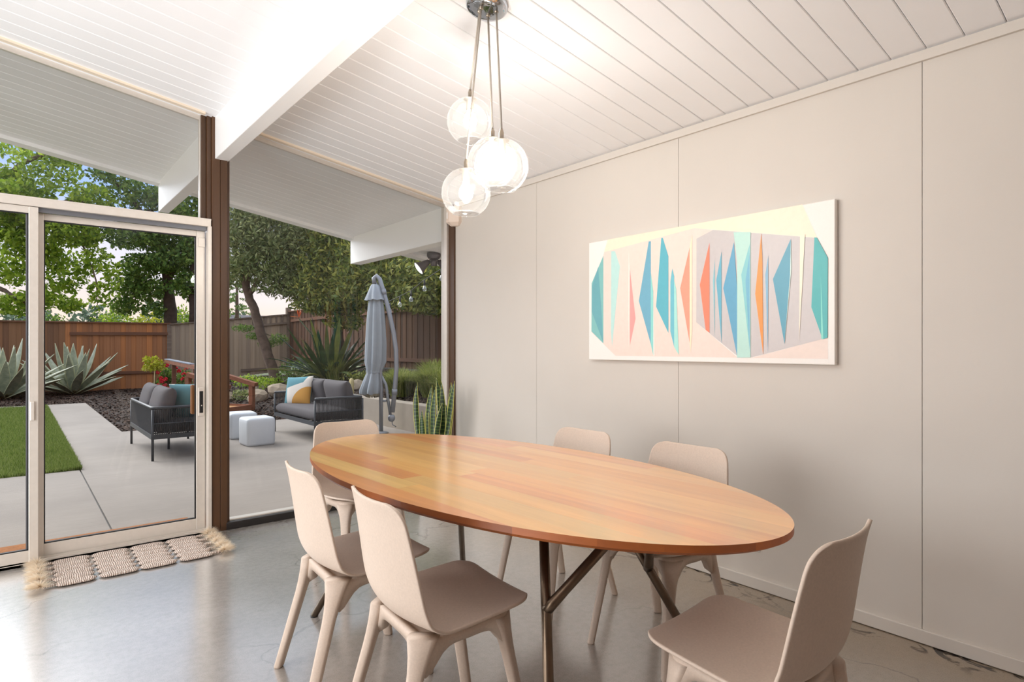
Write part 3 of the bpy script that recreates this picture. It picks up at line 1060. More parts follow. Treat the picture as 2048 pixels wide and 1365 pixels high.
# ------------------------------------------------------------------ wall outlet, corner sensor
M['white_plastic'] = plain('white_plastic', (236, 235, 232), 0.35, var=0.01)
ol = thing('wall_outlet', 'white electrical outlet plate low on the beige wall', 'outlet', (2.92, 1.575, 0.252))
MB().box(-0.006, 0.0, -0.036, 0.036, -0.058, 0.058).build('cover_plate', M['white_plastic'], ol, bevel=0.003)
for dz in (0.024, -0.024):
    r_ = MB().box(-0.0075, -0.0055, -0.016, 0.016, dz - 0.014, dz + 0.014).build('receptacle', M['white_plastic'], ol, bevel=0.002)
    sl = MB()
    for dy in (-0.006, 0.006):
        sl.box(-0.0079, -0.0072, dy - 0.001, dy + 0.001, dz - 0.004, dz + 0.006)
    sl.build('slot', M['black'], r_)
M['sensor'] = plain('sensor_cream_plastic', (232, 214, 198), 0.4, var=0.01)
sn = thing('motion_sensor', 'small cream wedge sensor high in the corner beside the window', 'sensor', (2.92, 4.262, 2.30))
poly = [(0.0, 0.06), (-0.052, 0.06), (-0.086, 0.03), (-0.086, -0.01), (-0.03, -0.075), (0.0, -0.075)]
mb = MB().prism(poly, lambda p: (p[0], p[1], 0.13), lambda p: (p[0], p[1], 0.0))
low = [(p[0] * 0.55, p[1] * 0.6) for p in poly]
mb.loft([[(p[0], p[1], 0.0) for p in poly], [(p[0], p[1], -0.028) for p in low]], smooth=False)
mb.build('housing', M['sensor'], sn, bevel=0.0015)
MB().prism([(-0.084, 0.022), (-0.090, 0.018), (-0.062, -0.036), (-0.054, -0.046)], lambda p: (p[0], p[1], 0.03), lambda p: (p[0], p[1], 0.085)).build('lens', M['white_plastic'], sn)

# ------------------------------------------------------------------ braided runner
M['jute'] = None
m, nt, b = new_mat('braided_jute')
v = coords(nt)
wv_ = node(nt, 'ShaderNodeTexWave')
wv_.inputs['Scale'].default_value = 34
wv_.inputs['Distortion'].default_value = 6
wv_.inputs['Detail'].default_value = 3
nt.links.new(v, wv_.inputs['Vector'])
nn_ = noise(nt, v, 150, 3)
c_ = ramp(nt, wv_.outputs[0], [(0.2, rgb(176, 150, 134)), (0.7, rgb(226, 210, 198))])
c_ = mixc(nt, ramp(nt, nn_, [(0.45, (0, 0, 0, 1)), (0.75, (0.6, 0.6, 0.6, 1))]), c_, rgb(236, 226, 218))
nt.links.new(c_, b.inputs['Base Color'])
b.inputs['Roughness'].default_value = 0.95
bump(nt, b, wv_.outputs[0], 0.9, 0.006)
M['jute'] = m
M['tassel'] = foliage('tassel_yarn', [(226, 204, 176), (246, 236, 218), (240, 224, 200), (252, 246, 234)], 0.4, 0.9)
rug = thing('braided_rug', 'braided natural runner rug with fluffy tassels on the floor before the sliding door', 'rug', (0.54, 4.085, 0.0))
bx = [-0.385, -0.197, -0.004, 0.186, 0.375]
nl = 6
lw_ = 0.475 / nl
def loop_row(x0, x1, yc, jx):
    """One flattened braid loop running across a section."""
    rings = []
    L = x1 - x0
    for k in range(13):
        t = k / 12
        x = x0 + L * t
        e = math.sqrt(max(0.0, 1 - abs(2 * t - 1) ** 5))
        hy = (lw_ / 2 + 0.003) * max(e, 0.08)
        hz = 0.0085 * max(e, 0.25)
        rings.append([(x + jx, yc + hy * math.cos(a), 0.010 + hz * math.sin(a)) for a in [2 * PI * i / 12 for i in range(12)]])
    return rings
for s_ in range(4):
    mb = MB()
    for j in range(nl):
        mb.loft(loop_row(bx[s_] + 0.002, bx[s_ + 1] - 0.002, -0.2375 + lw_ * (j + 0.5), random.uniform(-0.003, 0.003)))
    mb.build('braided_section', M['jute'], rug)
def tassel(x, y_, dx, seed_):
    rg = np.random.default_rng(seed_)
    n = 900
    V, F_ = [], []
    c = np.array([x + dx * 0.030, y_, 0.026])
    for k in range(n):
        d = rg.normal(size=3)
        d /= np.linalg.norm(d)
        d[0] += dx * 0.55
        d[2] = abs(d[2]) * 0.75 - 0.1
        d /= np.linalg.norm(d)
        L_ = 0.034 + 0.034 * rg.random()
        p0 = c - np.array([dx * 0.018, 0, 0.006])
        p1 = p0 + d * L_ * np.array([1.15, 1.0, 0.8])
        p1[2] = max(p1[2], 0.003)
        sd_ = np.cross(d, rg.normal(size=3))
        sd_ = sd_ / np.linalg.norm(sd_) * 0.0011
        i0 = len(V)
        V += [p0 - sd_, p0 + sd_, p1]
        F_.append((i0, i0 + 1, i0 + 2))
    return np_mesh('tassel', V, F_, M['tassel'])
for side in (-1, 1):
    for j in range(5):
        y_ = -0.20 + 0.10 * j
        xk = bx[0] if side < 0 else bx[-1]
        MB().loft([[(xk + side * 0.052 * t - side * 0.01, y_ + (0.011 - 0.003 * t) * math.cos(a), 0.010 + 0.008 * math.sin(a)) for a in [2 * PI * i / 10 for i in range(10)]] for t in (0, 0.3, 0.7, 1.0)]).build('braid_end', M['jute'], rug)
        link('tassel', tassel(xk + side * 0.045, y_ + random.uniform(-0.012, 0.012), side, 100 + j + (10 if side > 0 else 0)), rug)

# ------------------------------------------------------------------ snake plant in the corner
m, nt, b = new_mat('snake_plant_leaf')
uvx = nt.nodes.new('ShaderNodeUVMap')
sp = nt.nodes.new('ShaderNodeSeparateXYZ')
nt.links.new(uvx.outputs[0], sp.inputs[0])
across = math_n(nt, 'ABSOLUTE', math_n(nt, 'SUBTRACT', math_n(nt, 'MULTIPLY', sp.outputs[0], 2.0), 1.0))
wvn = math_n(nt, 'SINE', math_n(nt, 'MULTIPLY_ADD', noise(nt, coords(nt), 16, 3), 7.0, math_n(nt, 'MULTIPLY', sp.outputs[1], 150.0)))
green = ramp(nt, wvn, [(0.35, rgb(34, 58, 30)), (0.65, rgb(78, 104, 54))])
edge_ = ramp(nt, across, [(0.80, (0, 0, 0, 1)), (0.87, (1, 1, 1, 1))])
nt.links.new(mixc(nt, edge_, green, rgb(196, 192, 104)), b.inputs['Base Color'])
b.inputs['Roughness'].default_value = 0.35
M['snake'] = m
def strap_leaf(base, tip, width, bend=(0, 0, 0), n=14, twist=0.4, fold=0.25, w0=0.55, tipk=0.62, wdir=None, droop=0.0):
    """A long leaf from base to tip: bent, slightly folded along the middle, pointed; returns verts, faces and uvs."""
    base, tip, bend = Vector(base), Vector(tip), Vector(bend)
    V, F_, UV = [], [], []
    prev = None
    for k in range(n + 1):
        t = k / n
        p = base.lerp(tip, t) + bend * (4 * t * (1 - t)) - Vector((0, 0, droop * t ** 3))
        t2 = min(1, t + 0.02)
        q = base.lerp(tip, t2) + bend * (4 * t2 * (1 - t2)) - Vector((0, 0, droop * t2 ** 3))
        d = (q - p) if t < 1 else prev
        prev = d
        d = d.normalized()
        ref = Vector(wdir) if wdir is not None else Vector((0, 0, 1)).cross(d)
        if ref.length < 1e-3:
            ref = Vector((1, 0, 0))
        s_ = (ref - d * ref.dot(d)).normalized()
        u_ = s_.cross(d)
        a = twist * t
        s2 = s_ * math.cos(a) + u_ * math.sin(a)
        u2 = u_ * math.cos(a) - s_ * math.sin(a)
        wk = w0 + (1 - w0) * math.sin(min(1, t / 0.5) * PI / 2)
        if t > tipk:
            wk *= max(0.02, 1 - ((t - tipk) / (1 - tipk)) ** 1.6)
        hw_ = width / 2 * wk
        V += [p - s2 * hw_ + u2 * hw_ * fold, p, p + s2 * hw_ + u2 * hw_ * fold]
        UV += [(0, t), (0.5, t), (1, t)]
    for k in range(n):
        for j in (0, 1):
            F_.append((k * 3 + j, k * 3 + j + 1, k * 3 + j + 4, k * 3 + j + 3))
    return V, F_, UV
def leaf_obj(name, mat, parent, thick=0.0, **kw):
    V, F_, UV = strap_leaf(**kw)
    me = np_mesh(name, [tuple(v_) for v_ in V], F_, mat, True)
    ul = me.uv_layers.new(name='UVMap')
    li = np.zeros(len(me.loops), np.int32)
    me.loops.foreach_get('vertex_index', li)
    ul.data.foreach_set('uv', np.array(UV, np.float32)[li].ravel())
    o = link(name, me, parent)
    if thick:
        md = o.modifiers.new('thick', 'SOLIDIFY')
        md.thickness = thick
        md.offset = 0
    return o
M['pot'] = plain('pale_glazed_pot', (206, 202, 196), 0.35, var=0.03)
sk = thing('snake_plant', 'tall snake plant with yellow-edged leaves in the corner beside the window', 'plant', (2.596, 4.075, 0.0))
MB().lathe([(0.0, 0.0), (0.11, 0.0), (0.125, 0.02), (0.145, 0.30), (0.15, 0.31), (0.138, 0.31), (0.128, 0.27), (0.0, 0.265)], 32).build('pot', M['pot'], sk)
MB().lathe([(0.0, 0.272), (0.129, 0.270)], 24).build('soil', M['mulch'], sk)
rt = Vector((math.cos(YAW), -math.sin(YAW), 0))
fw = Vector((math.sin(YAW), math.cos(YAW), 0))
# lateral offset of tip and base (m, towards the wall), depth offset, tip height, width
for i, (lb_, lt_, db, dt, zt, wd, bl_) in enumerate([
        (-0.06, -0.155, -0.02, 0.02, 0.955, 0.046, -0.045), (-0.045, -0.10, -0.06, -0.09, 0.74, 0.050, -0.02), (-0.03, -0.04, 0.03, 0.05, 0.93, 0.055, -0.03),
        (-0.01, 0.00, -0.05, -0.05, 0.925, 0.052, -0.015), (0.01, -0.01, 0.05, 0.08, 0.99, 0.055, 0.03), (0.02, 0.035, 0.02, 0.04, 0.965, 0.05, 0.02),
        (0.03, 0.12, -0.03, -0.02, 0.955, 0.056, 0.03), (0.05, 0.15, 0.0, -0.05, 0.97, 0.05, 0.0), (0.0, 0.06, -0.07, -0.10, 0.80, 0.045, -0.02),
        (0.05, 0.075, -0.02, 0.0, 0.78, 0.05, 0.035), (0.02, 0.02, -0.03, -0.06, 0.72, 0.046, -0.03), (-0.05, -0.07, 0.04, 0.06, 0.80, 0.05, -0.02)]):
    leaf_obj('leaf', M['snake'], sk, 0.004, base=rt * lb_ + fw * db + Vector((0, 0, 0.26)), tip=rt * lt_ + fw * dt + Vector((0, 0, zt)), width=wd, bend=rt * bl_, n=16,
             twist=0.5 - 0.12 * (i % 5), fold=0.2, w0=0.7, tipk=0.72, wdir=tuple(rt + fw * (0.4 - 0.25 * (i % 4))))
# ------------------------------------------------------------------ wooden fences
M['fence_brown'] = wood('redwood_board', [(154, 104, 70), (186, 118, 68), (138, 94, 66), (168, 112, 74), (200, 128, 74), (150, 108, 80)], 'Z', 11, 0.8, knots=True)
M['fence_grey'] = wood('weathered_board', [(172, 152, 130), (188, 166, 140), (158, 140, 122), (198, 174, 146), (168, 148, 128)], 'Z', 11, 0.85, knots=True)
M['fence_dark'] = wood('dark_redwood_board', [(108, 74, 52), (88, 60, 42), (128, 90, 62), (98, 66, 46)], 'Z', 11, 0.8, knots=True)
M['rail_brown'] = wood('redwood_rail', [(116, 76, 54), (128, 88, 64)], 'X', 12, 0.8)
M['rail_grey'] = wood('weathered_rail', [(128, 110, 96), (140, 122, 106)], 'X', 12, 0.85)
ub = MB().box(0, 1, -0.009, 0.009, 0, 1).mesh('board', M['fence_brown'])
M['fence_umber'] = wood('umber_board', [(136, 94, 64), (150, 104, 70), (120, 84, 60), (158, 112, 74), (128, 92, 66)], 'Z', 11, 0.8, knots=True)
ub_u = MB().box(0, 1, -0.009, 0.009, 0, 1).mesh('board', M['fence_umber'])
ub_g = MB().box(0, 1, -0.009, 0.009, 0, 1).mesh('board', M['fence_grey'])
ub_d = MB().box(0, 1, -0.009, 0.009, 0, 1).mesh('board', M['fence_dark'])
def fence(name, label, loc, rz, length, zb, zt, mesh, railmat, bw=0.138, rails=(), cap=True, lattice=None, group=None):
    """zb/zt: functions of distance along the fence for board bottoms and tops; the fence faces local -y."""
    t = thing(name, label, 'fence', loc, rz, group)
    x = 0.0
    i = 0
    while x < length - 0.02:
        w = min(bw * random.uniform(0.94, 1.06), length - x)
        b0, b1 = zb(x + w / 2), zt(x + w / 2)
        link('board', mesh(x) if callable(mesh) else mesh, t, (x - 0.004, (0.012 if i % 2 else 0.0) + random.uniform(-0.002, 0.002), b0), (0, random.uniform(-0.002, 0.002), 0), (w + 0.008, 1, b1 - b0))
        x += w
        i += 1
    if cap:
        MB().bar((-0.03, 0.0, zt(0) + 0.018), (length + 0.03, 0.0, zt(length) + 0.018), 0.14, 0.036).build('cap_rail', railmat, t)
    for (r0, r1, h0, h1) in rails:
        MB().bar((r0, -0.034, h0), (r1, -0.034, h1), 0.045, 0.088).build('rail', railmat, t)
    return t
f1 = fence('board_fence', 'reddish board fence behind the agaves at the end of the lawn', (-14.0, 22.0, 0), 0, 17.85, lambda x: -0.12, lambda x: 1.85 + 0.007 * x,
           lambda x: ub if x > 15.1 else ub_u, M['rail_brown'], rails=[(15.25, 17.8, 1.63, 1.66), (0.0, 15.2, 0.28, 0.30), (15.25, 17.8, 0.42, 0.45)])
MB().box(17.78, 17.90, -0.05, 0.06, -0.1, 2.0).build('post', M['rail_grey'], f1)
f2 = fence('board_fence', 'grey weathered board fence across the back of the yard behind the leaning trunk', (3.88, 21.98, 0), 0, 3.85, lambda x: 0.0 + 0.10 * x, lambda x: 1.95 + 0.12 * x,
           ub_g, M['rail_grey'], rails=[(2.15, 3.8, 0.42, 0.50)])
lt_ = MB()
for k in range(7):
    lt_.bar((2.55 + 0.2 * k, -0.03, 1.98 + 0.10 * k * 0.2), (2.55 + 0.2 * k, -0.03, 2.22 + 0.10 * k * 0.2), 0.05, 0.02, up=(0, 1, 0))
lt_.build('picket_strip', M['rail_grey'], f2)
MB().bar((2.5, -0.04, 1.97), (3.85, -0.04, 2.12), 0.05, 0.07).build('rail', M['rail_grey'], f2)
f3 = fence('board_fence', 'tall dark brown side fence on the right, behind the umbrella and grasses', (7.70, 22.0, 0), R(-90), 17.0, lambda x: 0.68, lambda x: 2.50,
           ub_d, M['rail_brown'], bw=0.14, rails=[(11.2, 17.0, 2.30, 2.30), (0.3, 11.1, 2.18, 2.18), (11.2, 17.0, 0.90, 0.90), (0.3, 11.1, 0.9, 0.9)])
MB().box(11.06, 11.18, -0.08, 0.03, 0.6, 2.52).build('post', M['rail_brown'], f3)
MB().box(-0.08, 0.08, -0.10, 0.05, 0.2, 2.66).build('post', M['rail_grey'], f3)

# ------------------------------------------------------------------ lawn, bark chips
def blades(name, n, fx, hmin, hmax, w, mat, lean=0.35, seed_=1):
    rg = np.random.default_rng(seed_)
    P = fx(rg, n)
    n = len(P)
    h = rg.uniform(hmin, hmax, n)
    a = rg.uniform(0, 2 * PI, n)
    d = np.stack([np.cos(a), np.sin(a), np.zeros(n)], 1)
    l_ = rg.uniform(0, lean, n)
    b_ = rg.uniform(0, 2 * PI, n)
    tip = P + np.stack([np.cos(b_) * l_ * h, np.sin(b_) * l_ * h, h], 1)
    V = np.empty((n, 3, 3))
    V[:, 0] = P - d * w / 2
    V[:, 1] = P + d * w / 2
    V[:, 2] = tip
    return np_mesh(name, V.reshape(-1, 3), np.arange(3 * n).reshape(n, 3), mat)
M['grass'] = foliage('lawn_grass', [(78, 98, 38), (106, 126, 54), (126, 142, 70), (148, 156, 94)], 0.35, 0.6)
def lawn_pts(rg, n):
    y_ = 7.78 + (16.6 - 7.78) * rg.random(n) ** 1.35
    x = 0.535 - 7.0 * rg.random(n) ** 2.2
    return np.stack([x, y_, np.full(n, -0.07)], 1)
tag(link('lawn_grass', blades('lawn_grass', 150000, lawn_pts, 0.03, 0.065, 0.010, M['grass'], 0.6, 3)), 'short green lawn grass beside the concrete path', 'grass', kind='stuff')
M['chips'] = foliage('bark_chips', [(38, 26, 21), (54, 38, 30), (66, 46, 37), (78, 57, 46), (46, 32, 26), (98, 80, 66)], 0.0, 0.9)
def chips(n, seed_):
    rg = np.random.default_rng(seed_)
    P = []
    while len(P) < n:
        k = rg.random()
        if k < 0.55:
            x, y_ = rg.uniform(1.28, 7.6), 10.9 + 11 * rg.random() ** 1.6
        elif k < 0.75:
            x, y_ = rg.uniform(4.96, 7.6), rg.uniform(6.0, 10.9)
        else:
            x, y_ = rg.uniform(-1.5, 1.3), 17.0 + 5 * rg.random()
        P.append((x, y_, terr(x, y_) + 0.01))
    P = np.array(P)
    a = rg.uniform(0, 2 * PI, n)
    L_ = rg.uniform(0.012, 0.038, n)
    W_ = rg.uniform(0.007, 0.018, n)
    t1 = np.stack([np.cos(a), np.sin(a), rg.uniform(-0.5, 0.5, n)], 1) * L_[:, None]
    t2 = np.stack([-np.sin(a), np.cos(a), rg.uniform(-0.5, 0.5, n)], 1) * W_[:, None]
    V = np.stack([P - t1 - t2, P + t1 - t2, P + t1 + t2, P - t1 + t2], 1)
    return np_mesh('bark_mulch', V.reshape(-1, 3), np.arange(4 * n).reshape(n, 4), M['chips'])
tag(link('bark_mulch', chips(42000, 5)), 'dark bark mulch covering the planting beds', 'mulch', kind='stuff')

# ------------------------------------------------------------------ door mat outside
mm = MB().box(-0.30, 1.0, 4.52, 5.03, PZ, PZ + 0.018).build('doormat', M['jute_mat'], bevel=0.004)
tag(mm, 'brown coir doormat lying on the patio just outside the sliding door', 'doormat')

# ------------------------------------------------------------------ outdoor sofas and cushions
M['rope_frame'] = plain('charcoal_powder_coat', (54, 57, 62), 0.45, var=0.05)
M['rope'] = plain('charcoal_rope', (50, 50, 52), 0.9, var=0.2, vscale=60)
M['cushion'] = plain('charcoal_grey_cloth', (86, 82, 84), 0.95, var=0.06, vscale=40, bmp=0.3, bscale=900)
SW, SD, SH, SB_ = 1.60, 0.68, 0.60, 0.25       # width (local x), depth (local y, back at y=0), arm height, base height
def make_sofa():
    t = thing('rope_sofa', None, 'sofa')
    for x, y_ in ((0, 0), (SW, 0), (0, SD), (SW, SD)):
        top = SH - 0.02 if True else SB_
        MB().tube([(x, y_, 0), (x, y_, top)], 0.014, 12).build('leg', M['rope_frame'], t)
    MB().tube([(SW / 2, 0.30, 0), (SW / 2, 0.30, SB_)], 0.014, 12).build('leg', M['rope_frame'], t)
    fr = MB()
    for a, b2 in (((0, 0), (SW, 0)), ((0, SD), (SW, SD)), ((0, 0), (0, SD)), ((SW, 0), (SW, SD)), ((SW / 2, 0), (SW / 2, SD))):
        fr.bar((a[0], a[1], SB_ + 0.02), (b2[0], b2[1], SB_ + 0.02), 0.03, 0.05)
    for k in range(9):
        fr.bar((0.1 + k * 0.175, 0, SB_ + 0.03), (0.1 + k * 0.175, SD, SB_ + 0.03), 0.05, 0.012)
    fr.build('base_frame', M['rope_frame'], t)
    rim = [(0, SD, SH), (0, 0.05, SH), (0.015, 0.015, SH), (0.05, 0, SH), (SW - 0.05, 0, SH), (SW - 0.015, 0.015, SH), (SW, 0.05, SH), (SW, SD, SH)]
    MB().tube(rim, 0.018, 12).build('top_rail', M['rope_frame'], t)
    for x in (0, SW):
        MB().tube([(x, 0, SB_ + 0.17), (x, SD, SB_ + 0.17)], 0.008, 10).build('arm_rail', M['rope_frame'], t)
    def strands(p0, p1, n, nm):
        mb = MB()
        p0, p1 = Vector(p0), Vector(p1)
        for k in range(n):
            p = p0.lerp(p1, (k + 0.5) / n)
            mb.tube([(p.x, p.y, SB_ + 0.02), (p.x, p.y, SH - 0.005)], 0.0052, 5, cap=False)
        o = mb.build(nm, M['rope'], t)
        o['kind'] = 'stuff'
    strands((0, 0.02, 0), (0, SD - 0.02, 0), 36, 'arm_rope')
    strands((SW, 0.02, 0), (SW, SD - 0.02, 0), 36, 'arm_rope')
    strands((0.02, 0, 0), (SW - 0.02, 0, 0), 108, 'back_rope')
    return t
s1 = make_sofa()
s1.location = (1.204, 9.435, PZ)
s1.rotation_euler = (0, 0, R(-90))
s1['label'] = 'charcoal rope sofa seen from its side and back through the sliding door'
s2 = copy_tree(s1)
s2.location = (3.755, 7.81, PZ)
s2.rotation_euler = (0, 0, R(90))
s2['label'] = 'charcoal rope sofa before the concrete wall, seen through the fixed window'
for s_ in (s1, s2):
    s_['group'] = 'rope sofas on the patio'

def pillow_mesh(name, w, h, t, mat, pw_=2.6, pinch=0.05, n=18):
    V, F_ = [], []
    for side in (1, -1):
        for j in range(n + 1):
            for i in range(n + 1):
                a = math.sin((2 * i / n - 1) * PI / 2)
                b2 = math.sin((2 * j / n - 1) * PI / 2)
                e = max(0.0, (1 - abs(a) ** pw_) * (1 - abs(b2) ** pw_)) ** 0.42
                kx = 1 - pinch * (1 - abs(b2) ** 2) * abs(a) ** 3
                ky = 1 - pinch * (1 - abs(a) ** 2) * abs(b2) ** 3
                V.append((a * w / 2 * kx, b2 * h / 2 * ky, side * t / 2 * e))
    m_ = (n + 1) ** 2
    for s_ in (0, 1):
        for j in range(n):
            for i in range(n):
                q = s_ * m_ + j * (n + 1) + i
                f = (q, q + 1, q + n + 2, q + n + 1)
                F_.append(f if s_ == 0 else f[::-1])
    me = np_mesh(name, V, F_, mat, True)
    bm = bmesh.new()
    bm.from_mesh(me)
    bmesh.ops.remove_doubles(bm, verts=bm.verts, dist=1e-4)
    bm.to_mesh(me)
    bm.free()
    return me
seat_c = pillow_mesh('seat_cushion', 1.54, 0.64, 0.15, M['cushion'], 14, 0.0)
back_c = pillow_mesh('back_cushion', 0.76, 0.46, 0.19, M['cushion'], 5, 0.03)
for s_, lab in ((s1, 'on the rope sofa by the sliding door'), (s2, 'on the rope sofa before the concrete wall')):
    Ms = Matrix.Translation(s_.location) @ Matrix.Rotation(s_.rotation_euler.z, 4, 'Z')
    def put(me, p, rot, lb_, cat, grp):
        o = link(me.name, me)
        o.matrix_world = Ms @ Matrix.Translation(p) @ rot
        tag(o, lb_, cat, grp)
        return o
    put(seat_c, (SW / 2, SD / 2 + 0.02, SB_ + 0.045 + 0.075), Matrix.Identity(4), 'long grey seat cushion ' + lab, 'cushion', 'grey sofa cushions')
    for k, nm in ((0.42, 'first'), (1.18, 'second')):
        far = (k < 0.8) == (s_ is s1)
        ll = ('grey back cushion at the far end ' if far else 'grey back cushion at the near end ') + lab
        put(back_c, (k, 0.155, SB_ + 0.345), Matrix.Rotation(R(90), 4, 'X') @ Matrix.Rotation(R(-14), 4, 'X'), ll, 'cushion', 'grey sofa cushions')
# printed throw pillow: teal, white and mustard on the front, teal at the back
m, nt, b = new_mat('three_colour_pillow_cloth')
tc = nt.nodes.new('ShaderNodeTexCoord')
sp = nt.nodes.new('ShaderNodeSeparateXYZ')
nt.links.new(tc.outputs['Object'], sp.inputs[0])
u_ = math_n(nt, 'MULTIPLY_ADD', sp.outputs[0], 1 / 0.46, 0.5)
v_ = math_n(nt, 'MULTIPLY_ADD', sp.outputs[1], 1 / 0.46, 0.5)
du = math_n(nt, 'DIVIDE', math_n(nt, 'SUBTRACT', 1.02, u_), 0.66)
dv = math_n(nt, 'DIVIDE', v_, 0.62)
must = math_n(nt, 'LESS_THAN', math_n(nt, 'ADD', math_n(nt, 'MULTIPLY', du, du), math_n(nt, 'MULTIPLY', dv, dv)), 1.0)
line1 = math_n(nt, 'MULTIPLY_ADD', u_, 0.27, 0.56)
line2 = math_n(nt, 'MULTIPLY_ADD', u_, 1.75, -0.54)
above = math_n(nt, 'GREATER_THAN', v_, math_n(nt, 'MAXIMUM', line1, line2))
leftb = math_n(nt, 'LESS_THAN', u_, math_n(nt, 'MULTIPLY_ADD', v_, -0.10, 0.19))
tealf = math_n(nt, 'MAXIMUM', above, leftb)
cc = mixc(nt, must, rgb(226, 216, 204), rgb(206, 150, 74))
cc = mixc(nt, tealf, cc, rgb(92, 142, 152))
backf = math_n(nt, 'LESS_THAN', sp.outputs[2], -0.004)
cc = mixc(nt, backf, cc, rgb(98, 142, 150))
nt.links.new(cc, b.inputs['Base Color'])
b.inputs['Roughness'].default_value = 0.95
bump(nt, b, noise(nt, tc.outputs['Object'], 400, 2), 0.3, 0.003)
M['pillow'] = m
pl = pillow_mesh('throw_pillow', 0.46, 0.46, 0.16, M['pillow'], 2.8, 0.06)
o = link('throw_pillow', pl)
o.matrix_world = Matrix.Translation((3.34, 9.12, 0.56)) @ Matrix.Rotation(R(-58), 4, 'Z') @ Matrix.Rotation(R(74), 4, 'X') @ Matrix.Rotation(R(4), 4, 'Z')
tag(o, 'teal, white and mustard throw pillow on the sofa before the concrete wall', 'pillow', 'printed throw pillows')
o = link('throw_pillow', pl)
o.matrix_world = Matrix.Translation((1.66, 8.12, 0.575)) @ Matrix.Rotation(R(160), 4, 'Z') @ Matrix.Rotation(R(72), 4, 'X')
tag(o, 'teal-backed throw pillow on the rope sofa by the sliding door', 'pillow', 'printed throw pillows')

# ------------------------------------------------------------------ white cube stools
M['cube_white'] = plain('white_moulded_plastic', (206, 210, 216), 0.5, var=0.01)
def cube_stool(x, y_, lab, rz):
    t = thing('cube_stool', lab, 'stool', (x, y_, PZ), rz, 'white cube stools on the patio')
    out = rings_rr(0.185, 0.185, 0.045, 6)
    rings = []
    for z, k in ((0.0, 0.90), (0.012, 0.955), (0.035, 0.985), (0.30, 1.0), (0.335, 0.985), (0.352, 0.95), (0.36, 0.88)):
        rings.append([(p[0] * k, p[1] * k, z) for p in out])
    MB().loft(rings).build('body', M['cube_white'], t)
    MB().loft([[(p[0] * 0.86, p[1] * 0.86, z) for p in out] for z in (0.3585, 0.3625)], smooth=False).build('seat_pad', M['cube_white'], t)
cube_stool(2.49, 8.33, 'white cube stool on the patio, the nearer one, beside the other cube', R(2))
cube_stool(2.50, 9.10, 'white cube stool half hidden behind the nearer cube', R(-3))

# ------------------------------------------------------------------ folded cantilever umbrella
M['umb_cloth'] = plain('pale_grey_canopy_cloth', (158, 164, 170), 0.9, var=0.05, vscale=8)
M['umb_lining'] = plain('canopy_lining', (176, 168, 146), 0.9, var=0.08)
M['umb_metal'] = plain('grey_umbrella_metal', (150, 152, 158), 0.4, metal=0.35, var=0.03)
um = thing('cantilever_umbrella', 'closed grey cantilever umbrella with curved mast before the retaining wall', 'umbrella', (4.24, 8.19, PZ))
ub_ = Vector((4.24, 8.19, PZ))
D = 9.01
def ul(u, v, dd=0.0):
    return at(u, v, D + dd) - ub_
MB().tube([(0, 0, 0.0), ul(762, 780), ul(757, 600), ul(752, 566)], [0.030, 0.030, 0.022, 0.020], 14).build('pole', M['umb_metal'], um)
MB().lathe([(0.0, 0.03), (0.05, 0.03), (0.10, 0.02), (0.115, 0.0), (0.0, 0.0)], 24).build('base_plate', M['umb_metal'], um)
arm = MB().tube([ul(749, 568), ul(748, 557), ul(753, 552), ul(759, 558), ul(766, 580), ul(777, 620), ul(787, 665), ul(792, 700), ul(793, 735), ul(790, 775), ul(785, 825)], 0.034, 14)
arm.build('curved_mast', M['umb_metal'], um)
MB().tube([ul(766, 579), ul(769, 590)], 0.041, 14).build('collar', M['umb_metal'], um)
MB().tube([ul(789.5, 779), ul(789, 790)], 0.041, 14).build('collar', M['umb_metal'], um)
hb = MB().lathe([(0, -0.055), (0.035, -0.045), (0.055, -0.015), (0.055, 0.02), (0.038, 0.05), (0, 0.055)], 18, 0, Matrix.Translation(ul(783, 837))).build('crank_housing', M['umb_metal'], um)
MB().tube([ul(784, 843), ul(785, 850), ul(792, 854)], 0.008, 8).build('crank_handle', M['umb_metal'], hb)
MB().tube([ul(763, 753), ul(772, 770), ul(776, 800), ul(781, 832)], 0.022, 10).build('strut', M['umb_metal'], um)
MB().tube([ul(764, 803), ul(773, 802)], 0.018, 10).build('bracket', M['umb_metal'], um)
def cloth(rows, n, folds, amp, name, mat, cap_top=True):
    rings = []
    for (u, v, wpx, am_) in rows:
        c_ = ul(u, v)
        r_ = wpx / 2 / 1198 * D
        ring = []
        for k in range(n):
            a = 2 * PI * k / n
            rr2 = r_ * (1 + am_ * math.sin(folds * a + 0.6) + 0.3 * am_ * math.sin(3 * a + 1.7))
            ring.append((c_.x + rr2 * math.cos(a), c_.y + rr2 * math.sin(a), c_.z + 0.02 * am_ * math.cos(folds * a) * 2))
        rings.append(ring)
    mb = MB().loft(rings, cap=False)
    return mb.build(name, mat, um)
cloth([(752, 575, 10, 0.05), (752, 590, 24, 0.14), (752, 640, 31, 0.20), (752, 690, 36, 0.20), (751, 725, 37, 0.18), (749, 741, 29, 0.12), (748, 746, 27, 0.10), (746, 762, 34, 0.16), (743, 780, 40, 0.20), (742, 788, 38, 0.24)], 60, 8, 0.15, 'canopy', M['umb_cloth'])
cloth([(750, 569, 12, 0.04), (751, 573, 20, 0.04), (751, 588, 30, 0.10), (752, 601, 40, 0.16)], 60, 8, 0.15, 'vent_flap', M['umb_cloth'])
cloth([(742, 784, 36, 0.22), (743, 790, 30, 0.3), (744, 794, 18, 0.4)], 60, 8, 0.15, 'lining', M['umb_lining'])
cloth([(748.5, 741, 30.5, 0.11), (748.5, 743.5, 29.5, 0.11), (748.5, 746, 29, 0.10)], 60, 8, 0.15, 'tie_strap', M['umb_cloth'])

